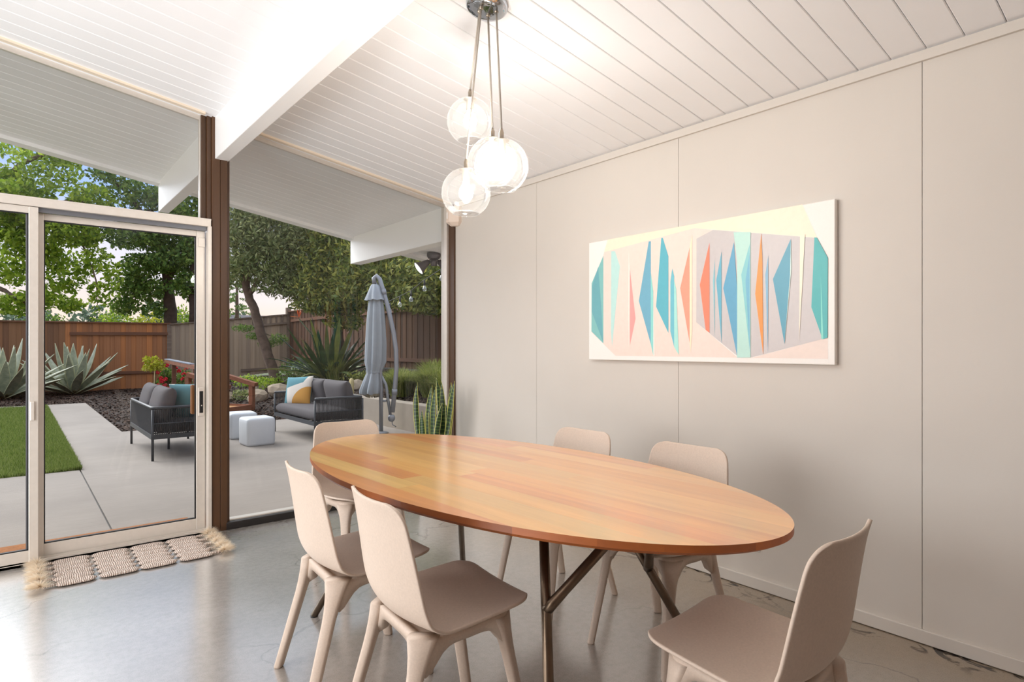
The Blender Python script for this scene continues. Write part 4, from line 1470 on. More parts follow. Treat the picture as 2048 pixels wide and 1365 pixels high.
# ------------------------------------------------------------------ flood light and string lights
M['flood'] = plain('grey_cast_metal', (104, 100, 104), 0.45, metal=0.4)
M['lens'] = plain('frosted_lamp_lens', (236, 238, 240), 0.3, var=0.01)
M['lens'].node_tree.nodes['Principled BSDF'].inputs['Emission Color'].default_value = (1, 0.98, 0.95, 1)
M['lens'].node_tree.nodes['Principled BSDF'].inputs['Emission Strength'].default_value = 0.8
FP = Vector((3.80, 6.02, ceil_z(3.80)))
fl_ = thing('flood_light', 'grey twin-head flood light under the eave beside the corner of the window', 'lamp', FP)
fl_.scale = (1.3, 1.3, 1.3)
MB().lathe([(0.0, 0.0), (0.062, 0.0), (0.062, -0.03), (0.05, -0.05), (0.0, -0.055)], 24, 0, Matrix.Identity(4)).build('mount', M['flood'], fl_)
MB().tube([(0, 0, -0.05), (0, 0, -0.115)], 0.030, 14).build('motion_eye', M['flood'], fl_)
for sgn, dirv in ((-1, Vector((-0.72, 0.25, -0.55))), (1, Vector((0.55, -0.45, -0.60)))):
    dirv = dirv.normalized()
    q = dirv.to_track_quat('Z', 'Y').to_matrix().to_4x4()
    st = Vector((rt.x * 0.045 * sgn, rt.y * 0.045 * sgn, -0.075))
    MB().tube([(0, 0, -0.055), st], 0.014, 10).build('arm', M['flood'], fl_)
    hd = MB().lathe([(0.0, -0.01), (0.022, 0.0), (0.030, 0.03), (0.040, 0.07), (0.060, 0.11), (0.062, 0.118)], 24, 0, Matrix.Translation(st) @ q).build('lamp_head', M['flood'], fl_)
    MB().lathe([(0.060, 0.114), (0.05, 0.121), (0.03, 0.127), (0.0, 0.13)], 24, 0, Matrix.Translation(st) @ q).build('lamp_lens', M['lens'], hd)
m = bpy.data.materials.new('clear_bulb_glass')
m.use_nodes = True
nt = m.node_tree
nt.nodes.clear()
out = nt.nodes.new('ShaderNodeOutputMaterial')
t_ = nt.nodes.new('ShaderNodeBsdfTransparent')
t_.inputs[0].default_value = (0.9, 0.92, 0.92, 1)
g_ = nt.nodes.new('ShaderNodeBsdfGlossy')
g_.inputs['Roughness'].default_value = 0.08
lw2 = nt.nodes.new('ShaderNodeLayerWeight')
lw2.inputs[0].default_value = 0.45
nz2 = noise(nt, nt.nodes.new('ShaderNodeTexCoord').outputs['Object'], 20)
mx = nt.nodes.new('ShaderNodeMixShader')
nt.links.new(math_n(nt, 'MULTIPLY_ADD', lw2.outputs['Facing'], 0.7, math_n(nt, 'MULTIPLY', nz2, 0.25)), mx.inputs[0])
nt.links.new(t_.outputs[0], mx.inputs[1])
nt.links.new(g_.outputs[0], mx.inputs[2])
nt.links.new(mx.outputs[0], out.inputs[0])
M['bulb_clear'] = m
M['wire'] = plain('black_cable', (28, 28, 30), 0.6)
sl_ = thing('string_lights', 'string of unlit clear bulbs hanging before the tree by the umbrella', 'string lights', at(833, 560, 9.6))
o0 = sl_.location
wp_ = [at(740, 612, 10.6), at(772, 606, 10.3), at(800, 593, 10.0), at(822, 582, 9.7), at(849, 560, 9.3), at(883, 538, 8.9), at(905, 520, 8.5)]
MB().tube([p - o0 for p in wp_], 0.006, 6).build('cable', M['wire'], sl_)
for p in (at(780, 606, 10.2),) + tuple(wp_[2:6]):
    q = p - o0
    sk_ = MB().tube([q, q - Vector((0, 0, 0.05)), q - Vector((0, 0, 0.09))], [0.008, 0.017, 0.017], 10).build('socket', M['wire'], sl_)
    MB().lathe([(0.012, -0.088), (0.018, -0.105), (0.030, -0.135), (0.032, -0.15), (0.026, -0.168), (0.012, -0.18), (0.0, -0.182)], 14, 0, Matrix.Translation(q)).build('bulb', M['bulb_clear'], sk_)

# ------------------------------------------------------------------ cold frame and handrail of red-stained timber
M['red_timber'] = wood('red_stained_timber', [(136, 84, 58), (150, 94, 66), (126, 78, 56)], 'X', 12, 0.7)
M['lead_cap'] = plain('grey_metal_cap', (158, 164, 178), 0.4, metal=0.4)
cf = thing('cold_frame', 'low red-stained timber box with sloping side rails on the mulch behind the cubes', 'planter', (3.58, 12.30, 0.0))
e1 = Vector((-0.81, -0.59, 0)) * 0.75
e2 = Vector((-0.59, 0.81, 0)) * 0.80
gz = -0.03
c4 = [Vector((0, 0, gz)), e1 + Vector((0, 0, gz)), e1 + e2 + Vector((0, 0, gz)), e2 + Vector((0, 0, gz))]
for a, b2 in ((0, 1), (1, 2), (2, 3), (3, 0)):
    MB().bar(c4[a] + Vector((0, 0, 0.07)), c4[b2] + Vector((0, 0, 0.07)), 0.05, 0.14).build('side_board', M['red_timber'], cf)
tops = [0.52, 0.52, 0.72, 0.72]
for p, h_ in zip(c4, tops):
    MB().bar(p + Vector((0, 0, 0.0)), p + Vector((0, 0, h_)), 0.085, 0.085, up=(0.81, 0.59, 0)).build('post', M['red_timber'], cf)
for a, b2 in ((0, 3), (1, 2)):
    pa_, pb_ = c4[a] + Vector((0, 0, tops[a] + 0.03)), c4[b2] + Vector((0, 0, tops[b2] + 0.03))
    MB().bar(pa_ + (pa_ - pb_).normalized() * 0.10, pb_, 0.10, 0.075).build('sloping_rail', M['red_timber'], cf)
M['sand'] = plain('tan_sand', (188, 138, 84), 0.95, var=0.2, vscale=12)
MB().loft([[c4[0] + Vector((0, 0, 0.1)), c4[1] + Vector((0, 0, 0.1)), c4[2] + Vector((0, 0, 0.1)), c4[3] + Vector((0, 0, 0.1))], [(c4[0] + Vector((0, 0, 0.105))), c4[1] + Vector((0, 0, 0.105)), c4[2] + Vector((0, 0, 0.105)), c4[3] + Vector((0, 0, 0.105))]], smooth=False).build('sand_bed', M['sand'], cf)
hr = thing('garden_handrail', 'red-stained timber handrail with grey metal cap before the roses', 'handrail', (3.1, 16.5, 0.0))
pA, pB = at(398, 736, 13.8) - hr.location, at(334, 723, 15.6) - hr.location
MB().bar(pB, pA, 0.12, 0.09).build('top_rail', M['red_timber'], hr)
MB().bar(pB + Vector((0, 0, 0.055)), pB.lerp(pA, 0.82) + Vector((0, 0, 0.055)), 0.13, 0.02).build('metal_cap', M['lead_cap'], hr)
for k in (0.24, 0.90):
    p = pB.lerp(pA, k)
    w_ = p + hr.location
    MB().bar((p.x, p.y, terr(w_.x, w_.y)), p, 0.095, 0.095, up=(0.1, 1, 0)).build('post', M['red_timber'], hr)

# ------------------------------------------------------------------ rocks
M['rock'] = plain('garden_rock', (158, 142, 122), 0.9, var=0.25, vscale=5, bmp=0.5, bscale=25)
def rock(x, y_, sx, sy, sz, seed_, lab):
    rg = random.Random(seed_)
    bm = bmesh.new()
    bmesh.ops.create_icosphere(bm, subdivisions=2, radius=1.0)
    ph = [rg.uniform(0, 6) for _ in range(6)]
    for v_ in bm.verts:
        c_ = v_.co
        k = 1 + 0.16 * math.sin(2.3 * c_.x + ph[0]) * math.sin(2.1 * c_.y + ph[1]) + 0.13 * math.sin(3.7 * c_.z + ph[2] + c_.x * 2) + rg.uniform(-0.04, 0.04)
        v_.co = Vector((c_.x * sx * k, c_.y * sy * k, c_.z * sz * k))
    me = bpy.data.meshes.new('garden_rock')
    bm.to_mesh(me)
    bm.free()
    me.materials.append(M['rock'])
    o = link('garden_rock', me, None, (x, y_, terr(x, y_) + sz * 0.45), (0, 0, rg.uniform(0, 6)))
    tag(o, lab, 'rock', 'rocks edging the mulch bed')
rocks = [(4.02, 13.35, .27, .2, .16, 'broad pale garden rock behind the timber box, before the leaning trunk'),
         (4.45, 13.25, .30, .22, .20, 'largest pale garden rock, beside the far end of the sofa'),
         (4.12, 14.1, .17, .15, .16, 'upright brownish rock behind the timber box post'),
         (3.62, 14.2, .20, .15, .13, 'rounded rock glimpsed above the timber box'),
         (4.75, 12.75, .18, .15, .12, 'low rock just behind the sofa arm'),
         (5.25, 12.2, .14, .12, .10, 'small rock in the mulch behind the sofa cushions'),
         (5.45, 11.55, .17, .14, .13, 'tan rock in the mulch behind the grey back cushions'),
         (5.6, 10.9, .12, .10, .08, 'tan rock in the mulch beside the cactus')]
for i, (x, y_, a, b2, c_, lab) in enumerate(rocks):
    rock(x, y_, a, b2, c_, 50 + i, lab)

# ------------------------------------------------------------------ agaves
m, nt, b = new_mat('agave_leaf')
uvx = nt.nodes.new('ShaderNodeUVMap')
sp = nt.nodes.new('ShaderNodeSeparateXYZ')
nt.links.new(uvx.outputs[0], sp.inputs[0])
ac = math_n(nt, 'ABSOLUTE', math_n(nt, 'SUBTRACT', math_n(nt, 'MULTIPLY', sp.outputs[0], 2.0), 1.0))
g0 = ramp(nt, noise(nt, coords(nt), 7, 4), [(0.3, rgb(150, 158, 138)), (0.7, rgb(196, 198, 174))])
g1 = mixc(nt, ramp(nt, ac, [(0.86, (0, 0, 0, 1)), (0.95, (0.8, 0.8, 0.8, 1))]), g0, rgb(206, 204, 160))
g2 = mixc(nt, ramp(nt, sp.outputs[1], [(0.0, (0.8, 0.8, 0.8, 1)), (0.12, (0, 0, 0, 1))]), g1, rgb(206, 190, 136))
nt.links.new(g2, b.inputs['Base Color'])
b.inputs['Roughness'].default_value = 0.55
M['agave'] = m
def agave(x, y_, h_, n, lab, seed_):
    rg = random.Random(seed_)
    z = terr(x, y_)
    t = thing('agave', lab, 'agave', (x, y_, z), 0, 'agaves before the board fence')
    for k in range(n):
        f = k / (n - 1)
        el = R(84 - 72 * f ** 0.8 + rg.uniform(-5, 5))
        az = 2.399963 * k + rg.uniform(-0.2, 0.2)
        L_ = h_ * (0.92 + 0.22 * f) * rg.uniform(0.88, 1.08)
        d = Vector((math.cos(az) * math.cos(el), math.sin(az) * math.cos(el), math.sin(el)))
        b0 = Vector((math.cos(az) * 0.07 * (0.3 + f), math.sin(az) * 0.07 * (0.3 + f), 0.03 + 0.10 * (1 - f)))
        leaf_obj('leaf', M['agave'], t, 0.014, base=b0, tip=b0 + d * L_, width=0.225 * rg.uniform(0.85, 1.1), bend=Vector((0, 0, 1)) * (0.05 * f) + Vector((rg.uniform(-.03, .03), rg.uniform(-.03, .03), 0)),
                 n=10, twist=rg.uniform(-0.25, 0.25), fold=0.55, w0=0.60, tipk=0.45, droop=0.04 * f)
agave(1.26, 20.75, 1.42, 34, 'large grey-green agave with spread spiky leaves, seen through the sliding door leaf', 3)
agave(-0.22, 19.9, 1.50, 34, 'large grey-green agave behind the fixed door leaf, cut by the picture edge', 8)

# ------------------------------------------------------------------ bird of paradise plant, grasses, shrubs
M['strel'] = foliage('strelitzia_leaf', [(44, 66, 40), (60, 82, 48), (78, 98, 52), (108, 116, 58)], 0.2, 0.4)
def one_tone(name, c, trans=0.2, rough=0.45, var=0.25):
    m_, nt_, b_ = new_mat(name)
    v_ = coords(nt_)
    n_ = noise(nt_, v_, 6)
    cc_ = ramp(nt_, n_, [(0.3, tuple(q * (1 - var) for q in rgb(*c)[:3]) + (1,)), (0.7, tuple(q * (1 + var) for q in rgb(*c)[:3]) + (1,))])
    nt_.links.new(cc_, b_.inputs['Base Color'])
    b_.inputs['Roughness'].default_value = rough
    tr_ = nt_.nodes.new('ShaderNodeBsdfTranslucent')
    nt_.links.new(cc_, tr_.inputs[0])
    mx_ = nt_.nodes.new('ShaderNodeMixShader')
    mx_.inputs[0].default_value = trans
    nt_.links.new(b_.outputs[0], mx_.inputs[1])
    nt_.links.new(tr_.outputs[0], mx_.inputs[2])
    nt_.links.new(mx_.outputs[0], nt_.nodes['Material Output'].inputs[0])
    return m_
LG = [one_tone('strelitzia_green', c) for c in ((50, 74, 44), (66, 90, 52), (88, 104, 56), (122, 128, 62))]
SX, SY = 5.67, 13.5
sp_ = thing('bird_of_paradise', 'large bird of paradise clump with long arching leaves and an orange bloom', 'plant', (SX, SY, terr(SX, SY)))
rg = random.Random(21)
for k in range(72):
    az = 2.399963 * k
    f = k / 71
    el = R(78 - 62 * f + rg.uniform(-6, 6))
    L_ = rg.uniform(1.15, 1.7) * (1.0 - 0.1 * f)
    d = Vector((math.cos(az) * math.cos(el), math.sin(az) * math.cos(el), math.sin(el)))
    b0 = Vector((math.cos(az) * rg.uniform(0.02, 0.2), math.sin(az) * rg.uniform(0.02, 0.2), 0.0))
    tip = b0 + d * L_
    tip.z = max(tip.z, 0.12)
    leaf_obj('leaf', LG[rg.choice((0, 0, 1, 1, 2, 3))], sp_, 0.0, base=b0, tip=tip, width=0.115, bend=Vector((0, 0, 1)) * 0.10 * f, n=12, twist=rg.uniform(-0.5, 0.5), fold=0.35, w0=0.22, tipk=0.62, droop=0.18 * f)
M['orange'] = plain('orange_petal', (236, 124, 58), 0.5, var=0.08)
fs_ = at(598, 634, 14.0) - sp_.location
MB().tube([(0, 0, 0.1), fs_ * 0.5 + Vector((0.02, 0, 0.25)), fs_ - Vector((0, 0, 0.05))], 0.012, 8).build('flower_stalk', LG[1], sp_)
bl_ = MB()
for k in range(5):
    V, F_, UV = strap_leaf(fs_, fs_ + Vector((-0.06 + 0.035 * k, 0.02 * (k % 2), 0.17)), 0.05, n=6)
    bl_.add(V, F_, 0, True)
V, F_, UV = strap_leaf(fs_ + Vector((0.03, 0, -0.01)), fs_ + rt * -0.22 + Vector((0, 0, 0.02)), 0.045, n=6)
bl_.add(V, F_, 0, True)
bl_.build('bloom', M['orange'], sp_)

M['sedge'] = foliage('sedge_blades', [(90, 108, 46), (124, 138, 62), (154, 162, 82), (172, 170, 98), (110, 124, 64)], 0.3, 0.6)
def grass_clump(x, y_, r_, h_, n, lab, seed_, mat='sedge', nm='ornamental_grass', grp='ornamental grasses in the raised bed'):
    rg2 = np.random.default_rng(seed_)
    z = terr(x, y_)
    V, F_ = [], []
    for k in range(n):
        a, b2 = rg2.uniform(0, 2 * PI), rg2.uniform(0, 2 * PI)
        q = r_ * 0.35 * math.sqrt(rg2.random())
        p0 = np.array([q * math.cos(a), q * math.sin(a), -0.01])
        out_ = r_ * rg2.uniform(0.15, 1.0)
        hh = h_ * rg2.uniform(0.65, 1.05)
        dirv = np.array([math.cos(b2), math.sin(b2), 0])
        p1 = p0 + dirv * out_ * 0.35 + np.array([0, 0, hh * 0.65])
        p2 = p0 + dirv * out_ + np.array([0, 0, hh * (1 - 0.35 * (out_ / r_) ** 2)])
        sd_ = np.array([-math.sin(b2), math.cos(b2), 0]) * 0.006
        i0 = len(V)
        V += [p0 - sd_, p0 + sd_, p1 + sd_, p1 - sd_, p2, p2]
        F_ += [(i0, i0 + 1, i0 + 2, i0 + 3), (i0 + 3, i0 + 2, i0 + 4, i0 + 5)]
    o = link(nm, np_mesh(nm, V, F_, M[mat]), None, (x, y_, z))
    tag(o, lab, 'grass', grp)
    return o
for i, (x, y_, r_, h_, n, lab) in enumerate([
        (5.35, 9.55, 0.55, 0.52, 1500, 'fine green grass clump just right of the umbrella mast'),
        (5.55, 8.75, 0.60, 0.58, 1700, 'fine green grass clump behind the snake plant tips'),
        (5.95, 9.35, 0.55, 0.60, 1400, 'grass clump at the foot of the dark fence, between two others'),
        (5.45, 8.05, 0.55, 0.50, 1400, 'grass clump in the raised bed at the window corner'),
        (6.25, 8.5, 0.55, 0.55, 1200, 'grass clump against the dark fence at the window corner'),
        (5.75, 10.4, 0.40, 0.45, 800, 'grass clump half hidden behind the umbrella canopy')]):
    grass_clump(x, y_, r_, h_, n, lab, 200 + i)
grass_clump(5.62, 13.05, 0.45, 0.62, 700, 'reddish-green reed clump at the foot of the bird of paradise', 220, nm='reed_clump', grp='reeds')
M['flax'] = M['sedge']
grass_clump(4.95, 12.9, 0.30, 0.28, 600, 'low bright green grass tuft behind the sofa cushions', 221, nm='grass_tuft', grp='low tufts in the mulch')
grass_clump(5.85, 11.9, 0.35, 0.25, 600, 'low grass tuft beside the reeds', 222, nm='grass_tuft', grp='low tufts in the mulch')

# ------------------------------------------------------------------ leaves by the thousand
def leaf_cloud(name, clusters, lsize, mat, seed_, asp=0.5, origin=(0, 0, 0), shell=0.35):
    """clusters: (centre, (rx, ry, rz), count). Each leaf is a small pointed blade of its own."""
    rg2 = np.random.default_rng(seed_)
    allV = []
    for c_, rad, n in clusters:
        d = rg2.normal(size=(n, 3))
        d /= np.linalg.norm(d, axis=1)[:, None]
        rr2 = rg2.random(n) ** shell
        lump = 1 + 0.22 * np.sin(5 * d[:, 0] + 3 * d[:, 1]) * np.sin(4 * d[:, 2] + 2 * d[:, 0] + c_[0])
        P = np.array(c_) + d * (rr2 * lump)[:, None] * np.array(rad)
        a = rg2.normal(size=(n, 3))
        a[:, 2] -= 0.35
        a /= np.linalg.norm(a, axis=1)[:, None]
        b2 = np.cross(a, rg2.normal(size=(n, 3)))
        b2 /= np.linalg.norm(b2, axis=1)[:, None]
        L_ = lsize * rg2.uniform(0.65, 1.25, n)[:, None]
        V = np.stack([P - a * L_ * 0.5, P + b2 * L_ * asp * 0.5 - a * L_ * 0.05, P + a * L_ * 0.5, P - b2 * L_ * asp * 0.5 - a * L_ * 0.05], 1)
        allV.append(V)
    V = np.concatenate(allV).reshape(-1, 3) - np.array(origin)
    return np_mesh(name, V, np.arange(len(V)).reshape(-1, 4), mat)
def limb(pts, r0, r1, origin, n=10):
    pts = [Vector(p) - Vector(origin) for p in pts]
    out_ = []
    for i in range(len(pts) - 1):
        for k in range(4):
            t = k / 4
            p = pts[i].lerp(pts[i + 1], t)
            out_.append(p + Vector((0.03 * math.sin(3 * i + 5 * t), 0.03 * math.cos(2 * i + 4 * t), 0)) * (1 if 0 < i + t else 0))
    out_.append(pts[-1])
    m_ = len(out_)
    return out_, [r0 + (r1 - r0) * i / (m_ - 1) for i in range(m_)]
M['bark'] = plain('grey_brown_bark', (104, 84, 70), 0.9, var=0.3, vscale=8, bmp=0.6, bscale=30)
M['bark_dark'] = plain('dark_bark', (62, 48, 40), 0.9, var=0.3, vscale=8, bmp=0.6, bscale=30)
def tree(name, label, base, limbs, clusters, lsize, mat, seed_, bark='bark', asp=0.45, group=None, shell=0.35):
    t = thing(name, label, 'tree', base, 0, group)
    for i, (pts, r0, r1) in enumerate(limbs):
        p, r_ = limb(pts, r0, r1, base)
        MB().tube(p, r_, 10).build('trunk' if i == 0 else 'branch', M[bark], t)
    o = link('foliage', leaf_cloud('foliage', clusters, lsize, mat, seed_, asp, base, shell), t)
    o['kind'] = 'stuff'
    return t
M['leaf_bright'] = foliage('bright_oak_leaf', [(84, 114, 32), (122, 152, 44), (152, 180, 54), (184, 202, 76), (132, 156, 60)], 0.5)
M['leaf_mid'] = foliage('mid_green_leaf', [(58, 88, 38), (88, 120, 52), (116, 146, 66), (146, 166, 82)], 0.45)
M['leaf_olive'] = foliage('olive_bay_leaf', [(74, 94, 46), (108, 126, 60), (148, 156, 74), (194, 190, 98), (122, 144, 90)], 0.46)
M['leaf_grey'] = foliage('grey_green_leaf', [(84, 100, 56), (114, 128, 74), (144, 154, 100), (172, 176, 120), (98, 114, 68)], 0.42)
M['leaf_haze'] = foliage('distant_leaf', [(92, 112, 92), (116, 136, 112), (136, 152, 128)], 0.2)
M['leaf_lime'] = foliage('lime_leaf', [(150, 158, 40), (182, 182, 54), (204, 200, 72)], 0.4)

def cl(rows):
    """survey rows (u, v, distance, radius across, radius up, count) to clusters"""
    return [(at(u, v, d), (rx, rx, rz), int(n * (0.62 if (d > 20 and v < 352) else 1.0))) for u, v, d, rx, rz, n in rows]

# leaning tree and darker tree inside the yard
b1_ = Vector((5.04, 15.3, terr(5.04, 15.3) - 0.05))
tree('leaning_tree', 'leaning slim-trunked tree with grey-green crown before the weathered fence', b1_,
     [([b1_, at(530, 690, 15.1), at(511, 630, 15.2), at(497, 590, 15.3), at(490, 540, 15.3)], 0.13, 0.09),
      ([at(497, 590, 15.3), at(530, 540, 15.2), at(580, 500, 14.8)], 0.07, 0.03),
      ([at(493, 560, 15.3), at(470, 500, 15.3), at(480, 440, 15)], 0.07, 0.03)],
     cl([(480, 440, 15.2, .8, .7, 2600), (500, 500, 15.2, .9, .7, 3200), (478, 545, 15.4, .55, .45, 1100), (545, 455, 15, .95, .75, 3600), (560, 520, 15, .95, .7, 3400), (600, 560, 14.8, .8, .5, 2400),
         (620, 480, 14.8, 1.0, .8, 3600), (555, 572, 15, .6, .28, 800), (525, 395, 15.2, 1.0, .8, 2600), (625, 410, 14.8, 1.1, .9, 2600)]), 0.13, M['leaf_grey'], 31, asp=0.34)
b2_ = Vector((6.25, 14.1, terr(6.25, 14.1) - 0.05))
tree('bay_tree', 'dense olive-green tree spreading over the dark fence behind the umbrella', b2_,
     [([b2_, at(678, 690, 15), at(676, 640, 15), at(690, 560, 14.8), at(700, 500, 14.6)], 0.15, 0.08),
      ([at(680, 600, 14.9), at(740, 545, 14.4), at(800, 530, 14)], 0.08, 0.03),
      ([at(682, 590, 14.9), at(640, 540, 14.8), at(610, 520, 14.6)], 0.07, 0.03)],
     cl([(680, 495, 14.6, 1.0, .8, 3600), (655, 560, 14.6, .9, .6, 3000), (690, 590, 14.4, .8, .45, 2200), (740, 520, 14, 1.0, .6, 3200), (735, 575, 14, .9, .5, 2600), (790, 540, 13.6, .9, .5, 2800),
         (800, 590, 13.4, .8, .38, 2200), (850, 560, 13, .9, .5, 2800), (850, 600, 12.8, .7, .32, 1700), (900, 570, 12.6, .9, .5, 2400), (880, 610, 12.6, .6, .25, 1000), (640, 605, 14.6, .7, .3, 1300),
         (720, 440, 14.4, 1.2, .8, 2400), (820, 480, 13.6, 1.2, .7, 2200), (930, 520, 12.6, 1.2, .7, 2000), (690, 640, 14.6, .5, .3, 500)]), 0.15, M['leaf_olive'], 32, bark='bark_dark', asp=0.34)

# bright trees beyond the fence, with sky between their sprays
b3_ = at(-60, 700, 24.0)
b3_.z = -0.1
tree('oak_tree', 'bright green tree at the left beyond the reddish fence, its branches over the agaves', b3_,
     [([b3_, at(-50, 600, 24), at(-30, 480, 24), at(0, 380, 24)], 0.30, 0.16),
      ([at(-40, 560, 24), at(10, 582, 23.6), at(48, 605, 23.2), at(70, 625, 23)], 0.11, 0.03),
      ([at(-20, 440, 24), at(60, 420, 23.6), at(150, 400, 23.2), at(230, 430, 23)], 0.14, 0.04),
      ([at(0, 380, 24), at(40, 330, 23.6), at(110, 300, 23.4)], 0.14, 0.05),
      ([at(100, 411, 23.4), at(160, 470, 23), at(192, 560, 22.9), at(195, 610, 22.9)], 0.05, 0.015)],
     cl([(0, 370, 23.6, 1.1, .8, 1800), (40, 395, 23, 1.2, .6, 2200), (95, 345, 23.6, 1.2, .8, 1400), (20, 300, 24, .9, .5, 450), (75, 300, 24, .8, .4, 500), (130, 310, 24, .9, .5, 800), (110, 435, 23, 1.3, .5, 2300),
         (20, 450, 23.4, 1.0, .7, 1500), (60, 490, 23.4, 1.1, .6, 1100), (150, 470, 23, 1.0, .5, 1300), (185, 400, 23.4, .9, .6, 900), (100, 520, 23.4, .9, .6, 800), (20, 540, 23.6, .9, .7, 800), (120, 570, 23, .7, .5, 380),
         (190, 520, 23, .6, .6, 260), (196, 590, 23, .35, .6, 160), (165, 545, 23, .4, .5, 160), (225, 560, 23, .35, .7, 170), (30, 610, 23.4, .9, .5, 700), (80, 600, 23.4, .8, .4, 500), (140, 610, 23, .5, .3, 260),
         (190, 300, 24, .9, .5, 300)]), 0.20, M['leaf_bright'], 41, asp=0.55, group='trees beyond the reddish fence')
b4_ = at(342, 700, 24.5)
b4_.z = -0.1
tree('oak_tree', 'mid green tree with a dark trunk beyond the reddish fence, seen beside the post', b4_,
     [([b4_, at(341, 620, 24.5), at(336, 560, 24.5), at(322, 500, 24.5), at(300, 420, 24.4)], 0.27, 0.12),
      ([at(335, 560, 24.5), at(372, 500, 24), at(395, 440, 24)], 0.13, 0.04),
      ([at(325, 510, 24.5), at(280, 470, 24), at(245, 440, 24)], 0.10, 0.04),
      ([at(388, 650, 24), at(386, 570, 24), at(392, 480, 24)], 0.20, 0.10),
      ([at(315, 470, 24.4), at(250, 380, 24.2), at(215, 350, 24.2), at(170, 340, 24.2)], 0.10, 0.03)],
     cl([(230, 355, 24.2, .9, .5, 700), (280, 390, 24.2, .9, .6, 900), (330, 400, 24.4, .8, .6, 900), (260, 470, 24.2, 1.0, .6, 1300), (315, 470, 24, 1.0, .7, 1700), (370, 440, 24, .9, .7, 1600), (395, 500, 24, .9, .8, 1800),
         (345, 520, 24, .9, .6, 1500), (285, 530, 24, .8, .5, 1000), (260, 570, 24, .6, .5, 600), (300, 580, 24.2, .8, .5, 900), (380, 570, 24, .7, .6, 1100), (250, 610, 24, .6, .4, 500), (310, 620, 24.4, .6, .3, 300), (270, 330, 24.4, .8, .4, 350),
         (350, 340, 24.4, .8, .4, 350), (400, 390, 24, .8, .6, 900)]), 0.18, M['leaf_mid'], 42, bark='bark_dark', asp=0.55, group='trees beyond the reddish fence')
for i, (u, d, r_, h_, n, mt, lab) in enumerate([
        (95, 26, 0.9, 0.55, 700, 'leaf_mid', 'dark green bush showing above the reddish fence behind the upright door stile'),
        (232, 26, 1.0, 0.62, 900, 'leaf_bright', 'bright green bush showing above the reddish fence behind the right half of the agave'),
        (300, 27, 1.0, 0.55, 700, 'leaf_lime', 'yellowish bush above the reddish fence beside the dark trunk'),
        (375, 25.5, 1.0, 0.65, 900, 'leaf_bright', 'green bush above the corner where the two fences meet')]):
    p = at(u, 694, d)
    t = thing('garden_bush', lab, 'bush', (p.x, p.y, -0.1), 0, 'bushes beyond the reddish fence')
    MB().tube([(0, 0, 0), (0.05, 0.02, 1.3)], [0.06, 0.03], 8).build('stem', M['bark'], t)
    o = link('foliage', leaf_cloud('foliage', [((0, 0, 1.65 + h_ * 0.45), (r_, r_, h_ + 0.5), n * 2)], 0.15, M[mt], 60 + i), t)
    o['kind'] = 'stuff'
# far tree line on the horizon
rows = []
rg3 = random.Random(4)
for k in range(60):
    u = -1250 + k * 29
    h_ = 4.4 + 1.2 * math.sin(k * 1.3) + rg3.uniform(-.5, .6)
    p = at(u, 694, 62)
    rows.append(((p.x, p.y, h_ * 0.5), (1.9, 1.9, h_ * 0.62), 420))
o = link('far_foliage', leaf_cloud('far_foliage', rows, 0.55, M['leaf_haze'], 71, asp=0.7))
tag(o, 'hazy line of distant trees low on the horizon', 'trees', kind='stuff')
# redwood seen between post and leaning trunk
p = at(474, 694, 36)
rwt = thing('redwood_tree', 'distant conifer with drooping branches between the dark post and the leaning trunk', 'tree', (p.x, p.y, -0.1))
MB().tube([(0, 0, 0), (0, 0, 6.2)], [0.2, 0.03], 8).build('trunk', M['bark'], rwt)
for k in range(30):
    z_ = 1.6 + 4.4 * k / 29
    L_ = 1.5 * (1 - (z_ - 1.2) / 5.4) + 0.25
    az = 2.4 * k
    tipv = Vector((math.cos(az) * L_, math.sin(az) * L_, z_ - 0.35 * L_))
    cs = [((tipv.x * t, tipv.y * t, z_ - 0.35 * L_ * t), (0.16 + 0.1 * t, 0.16 + 0.1 * t, 0.07), 26) for t in (0.35, 0.6, 0.85, 1.0)]
    o = link('branch', leaf_cloud('branch', cs, 0.16, M['leaf_mid'], 300 + k, asp=0.3), rwt)
# neighbouring roof beyond the weathered fence
M['shingle'] = plain('grey_shingle_roof', (112, 108, 110), 0.9, var=0.1)
nb = thing('neighbour_house', 'grey shingled roof of a house just showing over the weathered fence', 'house', (at(505, 694, 46).x, at(505, 694, 46).y, 0), R(-12))
MB().box(-4.2, 4.2, -2, 2, 0, 2.3).build('wall', M['wall'], nb)
MB().prism([(-2.6, 2.3), (2.6, 2.3), (0, 3.65)], lambda q: (-4.6, q[0], q[1]), lambda q: (4.6, q[0], q[1])).build('roof', M['shingle'], nb)

# rose bush, sapling, low shrubs
rb = at(350, 790, 16.6)
rb.z = terr(rb.x, rb.y)
ro = thing('rose_bush', 'rose bush with red blooms behind the timber handrail', 'rose bush', rb)
for k in range(7):
    a = k * 0.9
    MB().tube([(0.05 * math.cos(a), 0.05 * math.sin(a), 0), (0.3 * math.cos(a), 0.3 * math.sin(a), 0.5), (0.42 * math.cos(a), 0.42 * math.sin(a), 0.85)], [0.014, 0.01, 0.006], 6).build('cane', M['bark'], ro)
def rp(u, v, dd=0.0):
    return at(u, v, 16.6 + dd) - rb
o = link('foliage', leaf_cloud('foliage', [(rp(333, 752), (.22, .22, .25), 420), (rp(322, 775), (.22, .22, .25), 380), (rp(355, 765, .2), (.3, .3, .3), 420), (rp(372, 755), (.26, .26, .22), 260), (rp(325, 795), (.2, .2, .2), 260), (rp(378, 778), (.2, .2, .2), 160)], 0.09, M['leaf_mid'], 81), ro)
o['kind'] = 'stuff'
M['rose'] = plain('red_rose_petal', (206, 34, 52), 0.6, var=0.15, vscale=30)
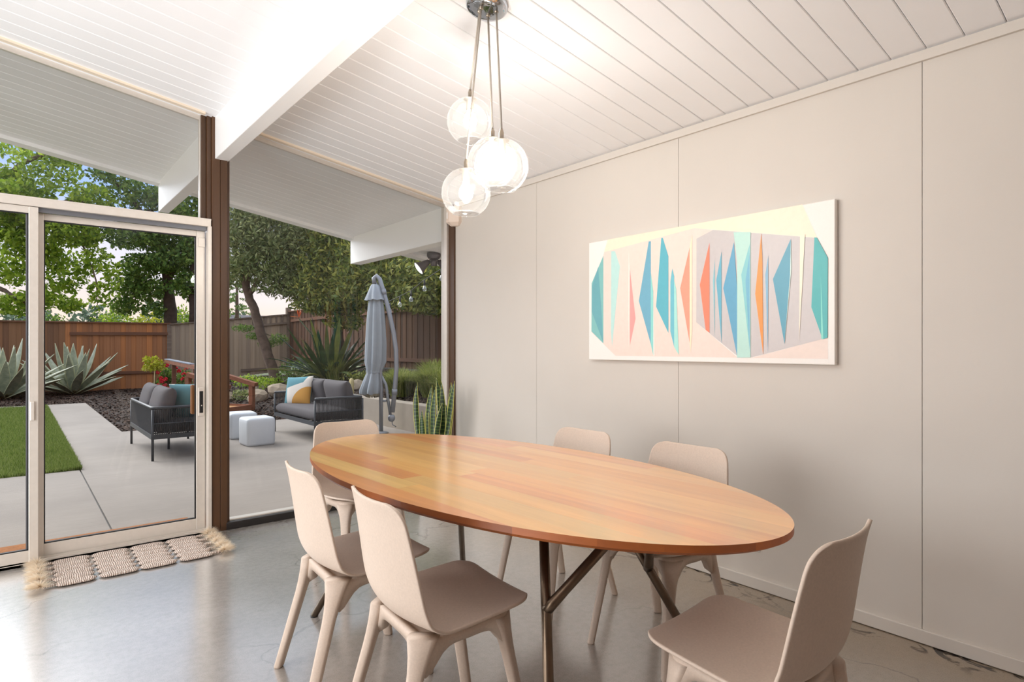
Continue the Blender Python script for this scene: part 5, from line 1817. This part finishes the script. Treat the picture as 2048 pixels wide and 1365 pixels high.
def bloom_mesh():
    mb = MB()
    for ring, (n, r_, h_) in enumerate(((3, 0.035, 0.05), (5, 0.065, 0.045), (7, 0.10, 0.02))):
        for k in range(n):
            a = 2 * PI * k / n + ring
            V, F_, UV = strap_leaf((0.01 * math.cos(a), 0.01 * math.sin(a), 0), (r_ * math.cos(a), r_ * math.sin(a), h_), 0.075, bend=(0.015 * math.cos(a), 0.015 * math.sin(a), -0.012), n=4, fold=0.3, w0=0.6, tipk=0.75)
            mb.add(V, F_, 0, True)
    return mb.mesh('bloom', M['rose'])
bmh = bloom_mesh()
for k, (u, v, dd) in enumerate([(323, 737, -.3), (334, 731, 0), (352, 737, -.3), (358, 743, -.2), (367, 748, -.3), (375, 748, -.3), (365, 758, -.4), (322, 757, -.3), (331, 759, -.3), (324, 763, -.4), (315, 771, -.3), (321, 779, -.4), (330, 771, -.3), (317, 745, -.1), (336, 778, -.3), (372, 739, .1), (322, 787, -.3)]):
    link('bloom', bmh, ro, rp(u, v, dd), (R(random.uniform(30, 80)), 0, R(-40 + random.uniform(-30, 30))), (0.62, 0.62, 0.62))
sb = at(309, 800, 15.4)
sb.z = terr(sb.x, sb.y)
sg = thing('lime_sapling', 'yellow-green sapling tied to a pale stake in front of the roses', 'tree', sb)
M['stake'] = plain('pale_stake', (222, 206, 150), 0.7, var=0.08)
MB().tube([(0, 0, 0), (0.0, 0, 0.55), at(310, 722, 15.4) - sb], 0.010, 8).build('stake', M['stake'], sg)
MB().tube([(0.03, 0, 0), (0.02, 0.02, 0.5), at(307, 724, 15.4) - sb], 0.009, 8).build('trunk', M['bark'], sg)
o = link('foliage', leaf_cloud('foliage', [(at(295, 722, 15.4) - sb, (.12, .12, .14), 90), (at(314, 727, 15.4) - sb, (.16, .16, .12), 100), (at(299, 737, 15.4) - sb, (.18, .18, .10), 110), (at(320, 735, 15.4) - sb, (.14, .14, .10), 80), (at(310, 717, 15.4) - sb, (.08, .08, .06), 30)], 0.09, M['leaf_lime'], 82), sg)
o['kind'] = 'stuff'
for i, (u, v, d, rx, rz, n, mt, lab) in enumerate([
        (500, 755, 15.6, .42, .18, 500, 'leaf_bright', 'low bright shrub between the timber box and the leaning trunk'),
        (538, 758, 14.6, .36, .16, 420, 'leaf_bright', 'low bright shrub at the foot of the leaning trunk'),
        (588, 745, 14.8, .42, .34, 700, 'leaf_mid', 'dark leafy shrub beside the leaning trunk, under the long leaves'),
        (620, 742, 14.4, .36, .30, 500, 'leaf_grey', 'greyish flowering shrub under the bird of paradise'),
        (483, 790, 13.2, .22, .14, 240, 'leaf_grey', 'small sage-green shrub inside the timber box frame'),
        (720, 745, 13.2, .40, .16, 400, 'leaf_olive', 'low olive shrub behind the cactus')]):
    p = at(u, v, d)
    z_ = terr(p.x, p.y)
    t = thing('low_shrub', lab, 'shrub', (p.x, p.y, z_), 0, 'low shrubs in the mulch bed')
    MB().tube([(0, 0, -0.02), (0.02, 0, rz)], [0.018, 0.008], 6).build('stem', M['bark'], t)
    o = link('foliage', leaf_cloud('foliage', [((0, 0, rz * 0.75), (rx, rx, rz), n)], 0.07, M[mt], 90 + i), t)
    o['kind'] = 'stuff'
# small spray of pine-like growth on the leaning trunk
M['cactus'] = plain('pale_cactus', (196, 178, 128), 0.7, var=0.1, vscale=20, bmp=0.4, bscale=60)
cp = at(703, 790, 11.6)
cp.z = terr(cp.x, cp.y)
ca = thing('column_cactus', 'two pale column cacti behind the grey sofa cushions', 'cactus', cp)
for q, h_, r_ in ((Vector((0, 0, 0)), 0.36, 0.048), (Vector((-0.075, 0.06, 0)), 0.20, 0.038)):
    MB().lathe([(r_ * 0.9, -0.03), (r_, 0.05), (r_, h_ * 0.8), (r_ * 0.75, h_ * 0.94), (r_ * 0.3, h_), (0, h_ + 0.004)], 32, 0, Matrix.Translation(q), wob=lambda a, i: 1 + 0.10 * math.cos(8 * a)).build('column', M['cactus'], ca)
sbp = at(515, 655, 15.25)
tw = thing('fern_spray', 'feathery green side shoot on the leaning trunk', 'plant', sbp)
MB().tube([(0.1, 0, -0.1), (-0.25, 0.1, 0.05), (-0.55, 0.2, 0.12)], [0.014, 0.01, 0.005], 6).build('twig', M['bark'], tw)
MB().tube([(0.1, 0, -0.12), (0.35, -0.2, -0.25), (0.5, -0.3, -0.42)], [0.014, 0.01, 0.005], 6).build('twig', M['bark'], tw)
o = link('foliage', leaf_cloud('foliage', [((-0.3, 0.1, -0.02), (.28, .28, .10), 320), ((-0.05, 0.05, -0.22), (.24, .24, .10), 260), ((0.42, -0.25, -0.32), (.26, .26, .16), 380), ((0.2, -0.1, -0.42), (.22, .22, .12), 220)], 0.11, M['leaf_mid'], 97, asp=0.16), tw)
o['kind'] = 'stuff'
bpy.context.view_layer.update()
